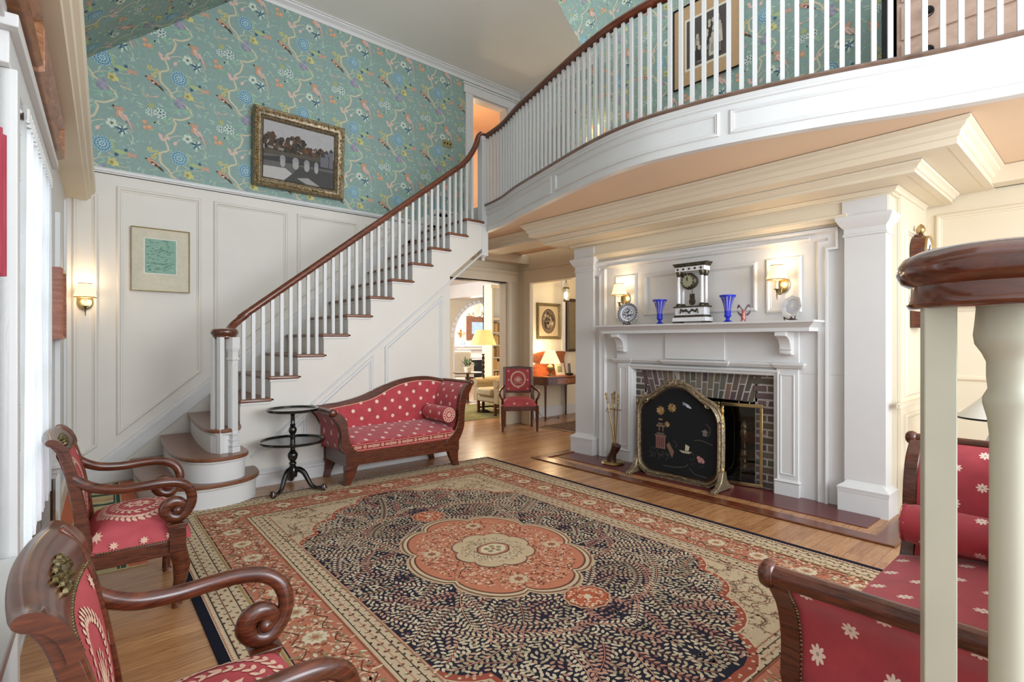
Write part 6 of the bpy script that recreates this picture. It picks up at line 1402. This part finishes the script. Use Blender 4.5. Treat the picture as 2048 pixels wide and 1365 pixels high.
# hall side chair with arms
def hall_chair():
    t = thing('open_armchair', 'small straight-backed open armchair with red wreath-patterned cloth in the hall doorway', 'armchair', (4.98, 5.62, 0), math.radians(-38)-PI/2*0)
    W_ = .24
    for s in (-1, 1):
        g = G(); g.tube([(s*W_, -.22, .0), (s*W_, -.22, .05), (s*W_, -.225, .28), (s*W_, -.225, .36)], [.014, .017, .026, .026], 8); g.build('front_leg', 'maho', t, smooth=40)
        g = G(); g.prism([(.20, 0), (.235, 0), (.215, .3), (.225, .6), (.26, .87), (.225, .88), (.19, .6), (.18, .3)], lambda u, v, h: (h, u, v), s*(W_-.04)-.018, s*(W_-.04)+.018); g.build('back_leg', 'maho', t, bevel=.004)
        g = G(); g.tube(catmull([(s*(W_-.04), .20, .60), (s*W_, .1, .57), (s*(W_+.03), -.02, .55), (s*(W_+.04), -.12, .52), (s*(W_+.02), -.17, .47), (s*(W_+.0), -.14, .43), (s*W_, -.12, .36), (s*W_, -.2, .35)], 5), .017, 8); g.build('arm', 'maho', t, smooth=60)
    g = G(); g.box((-W_-.01, -.245, .29), (W_+.01, .22, .36)); g.build('seat_rail', 'maho', t, bevel=.004)
    g = G(); g.box((-W_+.03, .195, .50), (W_-.03, .225, .53)); g.prism([(-W_+.02, .84), (W_-.02, .84), (W_-.02, .875), (0, .89), (-W_+.02, .875)], lambda u, v, h: (u, h+.02, v), .215, .25); g.build('back_frame', 'maho', t, bevel=.004)
    def seat(a, b): m = max(abs(2*a-1), abs(2*b-1))**6; return (-W_+2*W_*a, -.25+.46*b, .355+.09*(1-m)+.02*(1-abs(2*a-1)**2)*(1-abs(2*b-1)**2))
    gs = G(); gs.grid(seat, 18, 18); gs.cm = 1; A = Art(gs, lambda u, v, l: (u, -.2535-.0005*l, v))
    for x in (-.08, .1): A.star(x, .395, .02, 6, CREAMT, 1, .6)
    gs.build('seat', ['redchair', 'embroid'], t, smooth=70, recalc=False)
    bf = lambda a, b: (-W_+.05+(2*W_-.10)*a, .20+.03*b-.018*(1-abs(2*a-1)**4)*(1-abs(2*b-1)**4), .52+.33*b)
    gb = G(); gb.grid(bf, 12, 12)
    g = G(); g.grid(lambda a, b: (bf(a, b)[0], .235+.03*b, bf(a, b)[2]), 2, 2); g.build('back_cover', 'redplain', t)
    g = gb; g.cm = 1; A = Art(g, lambda u, v, l: (lambda p: (p[0], p[1]-.002-.0006*l, p[2]))(bf((u+W_-.05)/(2*W_-.10), (v-.52)/.33)))
    for k in range(30):
        a0, a1 = 2*PI*k/30, 2*PI*(k+1)/30; A.P([(q*math.cos(a), .70+q*1.05*math.sin(a)) for q, a in ((.092, a0), (.092, a1), (.115, a1), (.115, a0))], CREAMT, 1)
    palmette(A, 0, .67, .075, 1); A.star(0, .585, .03, 6, CREAMT, 1, .5)
    for x in (-.14, .14):
        for z in (.56, .69, .82): A.star(x, z, .017, 6, CREAMT, 1, .6)
    g.build('back_cushion', ['redchair', 'embroid'], t, smooth=70, recalc=False)
hall_chair()
# lantern
t = thing('hanging_lantern', 'lit glass and brass lantern hanging in the hall behind the left pilaster', 'lantern', (6.36, 6.0, 1.92))
g = G(); g.lathe([(0, -.02), (.03, -.01), (.05, .0), (.055, .01)], seg=18); g.lathe([(.055, .21), (.05, .225), (.03, .235)], seg=18)
for k in range(4): a = k*PI/2+.5; g.bar((.054*math.cos(a), .054*math.sin(a), 0), (.054*math.cos(a), .054*math.sin(a), .22), .006); g.bar((.045*math.cos(a), .045*math.sin(a), .225), (0, 0, .36), .004)
g.box((-.09, -.02, .38), (.09, .02, .40)); g.bar((0, 0, .34), (0, 0, .64), .005); g.build('frame', 'oldbrass', t, smooth=40)
g = G(); g.lathe([(.05, .01), (.05, .21)], seg=20); g.build('glass', 'clearglass', t, smooth=50)
g = G(); g.lathe([(.012, .03), (.02, .09), (.016, .14), (.0, .16)], seg=12); g.build('bulb', 'bulb', t, smooth=50)
point('lantern_glow', (6.3, 5.7, 2.05), 5, (1, .8, .5), .06)
# ================================================================= FAR ROOM
g = G(); g.box((7.45, 6.4, 0), (7.55, 9.0, 2.75)); struct(g.build('wall_far_right', 'cream'))
g = G(); g.box((3.0, 6.2, 2.7), (9.5, 11.5, 2.75)); struct(g.build('ceiling_far_room', 'white'))
g = G(); g.box((7.7, 9.4, 2.36), (8.0, 11.5, 2.7)); struct(g.build('trim_19', 'white'))
g = G(); g.box((2.95, 6.2, 0), (3.0, 11.5, 2.75)); struct(g.build('wall_far_left', 'cream'))
g = G(); g.box((3.0, 11.5, 0), (7.45, 11.65, 2.8)); struct(g.build('wall_far_back', 'cream'))
# wall with the arch: opening x 7.93..9.75 keystone 8.85, sits beyond
ax, ar, az = 8.85, .95, 1.34
g = G(); pts = [(ax+ar*math.cos(PI*k/24), az+ar*math.sin(PI*k/24)) for k in range(25)]
for (a, b), (c, d) in zip(pts, pts[1:]): g.prism([(a, b), (a, 2.8), (c, 2.8), (c, d)], lambda u, v, h: (u, 11.5+h, v), 0, .15)
g.box((7.45, 11.5, 0), (ax-ar, 11.65, 2.8)); g.box((ax+ar, 11.5, 0), (11.5, 11.65, 2.8)); struct(g.build('wall_arch', 'mat'))
g = G(); 
for k in range(21):
    a0, a1 = PI*(k+.12)/21, PI*(k+.88)/21; g.prism([(ax+q*math.cos(a), az+q*math.sin(a)) for q, a in ((ar+.02, a0), (ar+.02, a1), (ar+.10, a1), (ar+.10, a0))], FY(11.5), 0, .02)
g.prism([(ax-.03, az+ar-.02), (ax+.03, az+ar-.02), (ax+.05, az+ar+.2), (ax-.05, az+ar+.2)], FY(11.5), 0, .05); g.mould([(ax-ar, 0), (ax-ar, az)]+pts[::-1][1:-1]+[(ax+ar, az), (ax+ar, 0)], [(0, 0), (0, .03), (.03, .03), (.03, 0)], FY(11.5)); struct(g.build('trim_20', 'white', smooth=30))
g = G(); g.box((7.4, 11.65, 2.75), (13.5, 14.3, 2.8)); struct(g.build('ceiling_far_end', 'white'))
g = G(); g.box((7.5, 14.3, 0), (13.5, 14.4, 2.8)); struct(g.build('wall_far_end', plain('pale_pink_paper', (216, 196, 184), .7, var=8, nscale=6)))
g = G(); g.box((7.0, 11.6, -.05), (13.5, 14.5, 0.0)); g.box((7.3, 6.2, -.05), (13.5, 11.6, -.001)); struct(g.build('floor_far_room', 'floor'))
FF = FY(14.3)
t = thing('far_mantelpiece', 'white painted fireplace surround in the farthest room through the arch', 'mantelpiece')
g = G(); g.box((9.75, 14.05, 1.07), (11.9, 14.295, 1.13)); g.box((9.8, 14.1, .98), (11.85, 14.295, 1.07)); g.box((9.85, 14.2, 0), (10.2, 14.295, .98)); g.box((11.3, 14.2, 0), (11.6, 14.295, .98)); g.box((10.2, 14.2, .62), (11.3, 14.295, .98)); panel(g, [(10.3, .68), (11.2, .68), (11.2, .92), (10.3, .92)], FY(14.2)); g.build('surround', 'white', t, smooth=30)
g = G(); g.box((10.2, 14.22, 0), (11.3, 14.29, .62)); g.build('firebox', 'soot', t)
M['gilt2'] = plain('reddish_gilt_frame', (128, 84, 62), .4, .4)
t = thing('overmantel_mirror', 'large ornate framed mirror over the farthest white fireplace', 'mirror')
g = G(); g.mould([(10.32, 1.3), (11.7, 1.3), (11.7, 2.1), (10.32, 2.1)], [(0, 0), (0, .05), (.1, .06), (.2, .04), (.2, 0)], FF, closed=True); g.build('frame', 'gilt2', t, smooth=30)
g = G(); g.poly([FF(10.5, 1.48, .03), FF(11.52, 1.48, .03), FF(11.52, 1.92, .03), FF(10.5, 1.92, .03)]); g.build('glass', plain('bluish_mirror', (176, 190, 196), .15, .8, 4), t)
t = thing('double_sconce', 'gilt two-light wall sconce left of the far mirror', 'sconce', (10.05, 14.3, 1.52))
g = G(); g.lathe([(0, -.14), (.03, -.1), (.02, -.04), (.05, 0), (.02, .05), (.05, .1), (0, .12)], (0, -.06, 0), 12)
for s in (-1, 1): g.tube(catmull([(0, -.08, -.02), (s*.07, -.1, -.06), (s*.12, -.1, -.0)], 4), .01, 6)
g.build('bracket', 'gold', t, smooth=50)
for s in (-1, 1): g = G(); g.ball((s*.12, -.1, .07), .045, 12); g.build('globe', 'bulb2', t, smooth=60) if False else g.build('globe', 'shade', t, smooth=60)
g = G(); g.lathe([(0, 0), (.05, .0), (.07, .05), (.06, .09), (.02, .13), (.03, .16), (0, .165)], (10.1, 14.17, 1.13), 16); tag(g.build('small_jar', plain('blue_grey_glaze', (140, 160, 170), .3), smooth=50), 'small blue-grey jar on the far mantel shelf', 'jar')
# chandelier
t = thing('chandelier', 'gilt candle chandelier with lit bulbs seen through the far arch', 'chandelier', (9.45, 12.3, 2.06))
g = G(); g.lathe([(0, -.1), (.03, -.08), (.02, 0), (.04, .05), (.015, .12), (.01, .69)], seg=12)
for k in range(8):
    a = k*PI/4+.2; g.tube(catmull([(0, 0, .0), (.2*math.cos(a), .2*math.sin(a), -.08), (.36*math.cos(a), .36*math.sin(a), -.04), (.4*math.cos(a), .4*math.sin(a), .0)], 4), .01, 6); g.lathe([(.035, 0), (.03, .02)], (.4*math.cos(a), .4*math.sin(a), 0), 10)
g.build('frame', 'oldbrass', t, smooth=50)
for k in range(8):
    a = k*PI/4+.2; g = G(); g.lathe([(.012, .01), (.012, .13), (.02, .14), (.022, .17), (0, .21)], (.4*math.cos(a), .4*math.sin(a), 0), 10); g.build('candle_bulb', 'bulb', t, smooth=50)
point('chandelier_glow', (9.45, 12.3, 1.9), 60, (1, .86, .66), .3)
# bookcase facing the doorway
t = thing('bookcase', 'tall built-in cream bookcase in the far room, full of old books', 'bookcase')
g = G(); g.box((7.17, 8.98, 0), (7.21, 9.3, 2.5)); g.box((8.4, 8.98, 0), (8.44, 9.3, 2.5)); g.box((7.17, 9.27, 0), (8.44, 9.3, 2.5)); zs = (.02, .36, .63, .905, 1.18, 1.455, 1.74)
g.box((7.17, 8.97, 1.74), (8.44, 8.99, 1.77)); g.box((7.17, 8.97, 2.42), (8.44, 9.0, 2.5))
for z in zs: g.box((7.21, 8.99, z-.025), (8.4, 9.27, z))
g.build('shelves', 'cream', t)
bc = [(206, 168, 104), (184, 146, 94), (158, 128, 88), (212, 188, 138), (128, 104, 78), (196, 160, 118)]; cn = ['golden', 'tan', 'brown', 'straw-coloured', 'dark brown', 'ochre']; rb = random.Random(12)
ORD = ['first', 'second', 'third', 'fourth', 'fifth', 'sixth', 'seventh']; SHN = ['lowest', 'second', 'third', 'fourth', 'top']
for i, z in enumerate(zs[1:6]):
    x = 7.215
    for k in range(7):
        w_ = rb.uniform(.03, .05); h_ = rb.uniform(.17, .235); q = rb.randrange(6); key = 'book%d' % q
        if key not in M: M[key] = plain('book_cloth_'+'abcdef'[q], bc[q], .7, var=10, nscale=30)
        g = G(); g.box((x, 9.01, z+.0005), (x+w_-.002, 9.2, z+h_)); o = g.build('book', key)
        tag(o, '%s book, %s from the left on the %s shelf of the far bookcase' % (cn[q], ORD[k], SHN[i]), 'book', 'books in the far bookcase'); x += w_
# floor lamp with barley-twist pole
t = thing('floor_lamp', 'floor lamp with a big cream shade and dark barley-twist pole in the far room', 'lamp', (5.68, 7.36, 0))
g = G(); g.lathe([(0, 0), (.14, 0), (.14, .02), (.09, .04), (.03, .06), (.02, .1), (.03, .14), (.02, .18)], seg=6); g.build('base', 'darkwood', t)
g = G()
for ph in (0, PI): g.tube([(.013*math.cos(a*34+ph), .013*math.sin(a*34+ph), .18+a*.86) for a in (k/90 for k in range(91))], .014, 6)
g.lathe([(.03, .17), (.02, .19)], seg=12); g.lathe([(.02, 1.02), (.034, 1.035), (.02, 1.05)], seg=12); g.build('pole', 'darkwood', t, smooth=60)
g = G(); g.lathe([(.014, 1.05), (.014, 1.17), (0, 1.18)], seg=12); g.build('candle_sleeve', 'candle', t)
g = G(); g.grid(lambda a, b: ((.235-.105*b)*math.cos(2*PI*a), (.235-.105*b)*math.sin(2*PI*a), 1.19+.265*b), 40, 3); g.build('shade', 'shade2', t, smooth=60)
point('floor_lamp_glow', (5.68, 7.36, 1.52), 14, (1, .82, .54), .08); point('floor_lamp_glow', (5.68, 7.36, 1.12), 8, (1, .82, .54), .08)
# wing/club armchair in front and pale armchair farther off
def club(name, label, loc, rz, mat, legs=True, sc=1):
    t = thing(name, label, 'armchair', loc, rz); t.scale = (sc, sc, sc)
    g = G(); g.box((-.28, -.3, .22), (.28, .3, .34)); g.build('base', mat, t, bevel=.03)
    g = G(); g.box((-.24, -.34, .33), (.24, .2, .47)); g.build('seat_cushion', mat, t, bevel=.04)
    for s in (-1, 1):
        g = G(); g.tube([(s*.33, -.31, .56), (s*.33, .25, .58)], [(.075, .075), (.075, .075)], 14); g.box((s*.33-.06, -.3, .22), (s*.33+.06, .25, .56)); g.build('arm', mat, t, smooth=50)
    g = G(); g.prism([(.2, .3), (.32, .3), (.42, .95), (.36, 1.0), (.28, .95)], lambda u, v, h: (h, u, v), -.3, .3); g.build('backrest', mat, t, bevel=.04)
    for x in (-.27, .27):
        for y in (-.27, .25): g = G(); g.box((x-.02, y-.02, 0.008), (x+.02, y+.02, .24)); g.build('leg', 'maho', t)
    g = G(); g.box((-.26, -.01, .09), (.26, .02, .12)); g.box((-.285, -.26, .09), (-.26, .25, .12)); g.box((.26, -.26, .09), (.285, .25, .12)); g.build('stretcher', 'maho', t)
club('upholstered_armchair', 'beige upholstered armchair with mahogany stretcher legs behind the doorway jamb', (5.80, 7.06, .0), math.radians(-95), 'linen', sc=.97)
club('upholstered_armchair', 'pale cream armchair far away in front of the distant fireplace', (8.85, 12.6, 0), math.radians(150), 'candle', sc=1.0)
t = thing('round_side_table', 'small round side table with a leafy plant behind the beige armchair', 'table', (6.35, 8.75, 0))
g = G(); g.lathe([(0, .0), (.2, .0), (.03, .05), (.03, .58), (.3, .6), (.3, .62), (0, .62)], seg=24); g.build('tabletop_and_stem', 'darkwood', t, smooth=40)
t = thing('potted_plant', 'leafy green plant on the round side table in the far room', 'plant', (6.35, 8.75, .62))
g = G(); g.lathe([(0, 0), (.06, 0), (.08, .1), (0, .1)], seg=14); g.build('pot', 'candle', t); g = G(); r = random.Random(2)
for k in range(70):
    a, e = r.uniform(0, 6.28), r.uniform(.1, 1.3); d = Vector((math.cos(a)*math.cos(e), math.sin(a)*math.cos(e), math.sin(e))); p = Vector((0, 0, .1))+d*r.uniform(.04, .16); s_ = d.cross(Vector((0, 0, 1))).normalized()*.018; g.poly([p, p+d*.04+s_, p+d*.09, p+d*.04-s_])
g.build('leaves', plain('leaf_green', (84, 110, 70), .6, var=18, nscale=30), t, recalc=False)
area('far_room_fill_light', (4.2, 9.5, 2.3), (6.5, 9.5, 1), 1.6, 130, (.95, .97, 1)); area('far_end_fill_light', (9.2, 13, 2.7), (9.8, 13.6, 1), 1.4, 130, (1, .97, .93))  # added area lights that brighten the far rooms; no windows built there

# low table and lamp beyond the right-hand settee
t = thing('low_side_table', 'low dark side table in the right corner, mostly hidden behind the near newel', 'table', (4.62, .54, 0))
g = G(); g.lathe([(0, .40), (.24, .40), (.25, .41), (.24, .42), (0, .42)], seg=32); g.build('tabletop', 'maho', t, smooth=40)
g = G(); g.lathe([(.14, 0), (.13, .02), (.03, .05), (.025, .38), (.06, .40)], seg=20); g.build('pedestal', 'maho', t, smooth=40)
t = thing('table_lamp', 'table lamp with pale shade on a low table, just showing between the near balusters', 'lamp', (4.62, .54, .42))
g = G(); g.lathe([(.06, 0), (.06, .015), (.02, .03), (.045, .1), (.05, .16), (.02, .24), (.01, .26), (.01, .36), (0, .36)], seg=20); g.build('base', 'porcelain', t, smooth=45)
g = G(); g.lathe([(.195, .335), (.055, .475)], seg=40, closed=False); g.build('shade', 'matwhite', t, smooth=60)
g = G(); g.lathe([(.196, .33), (.199, .335), (.196, .342)], seg=40, closed=False); g.build('shade_trim', 'blackmetal', t, smooth=60)
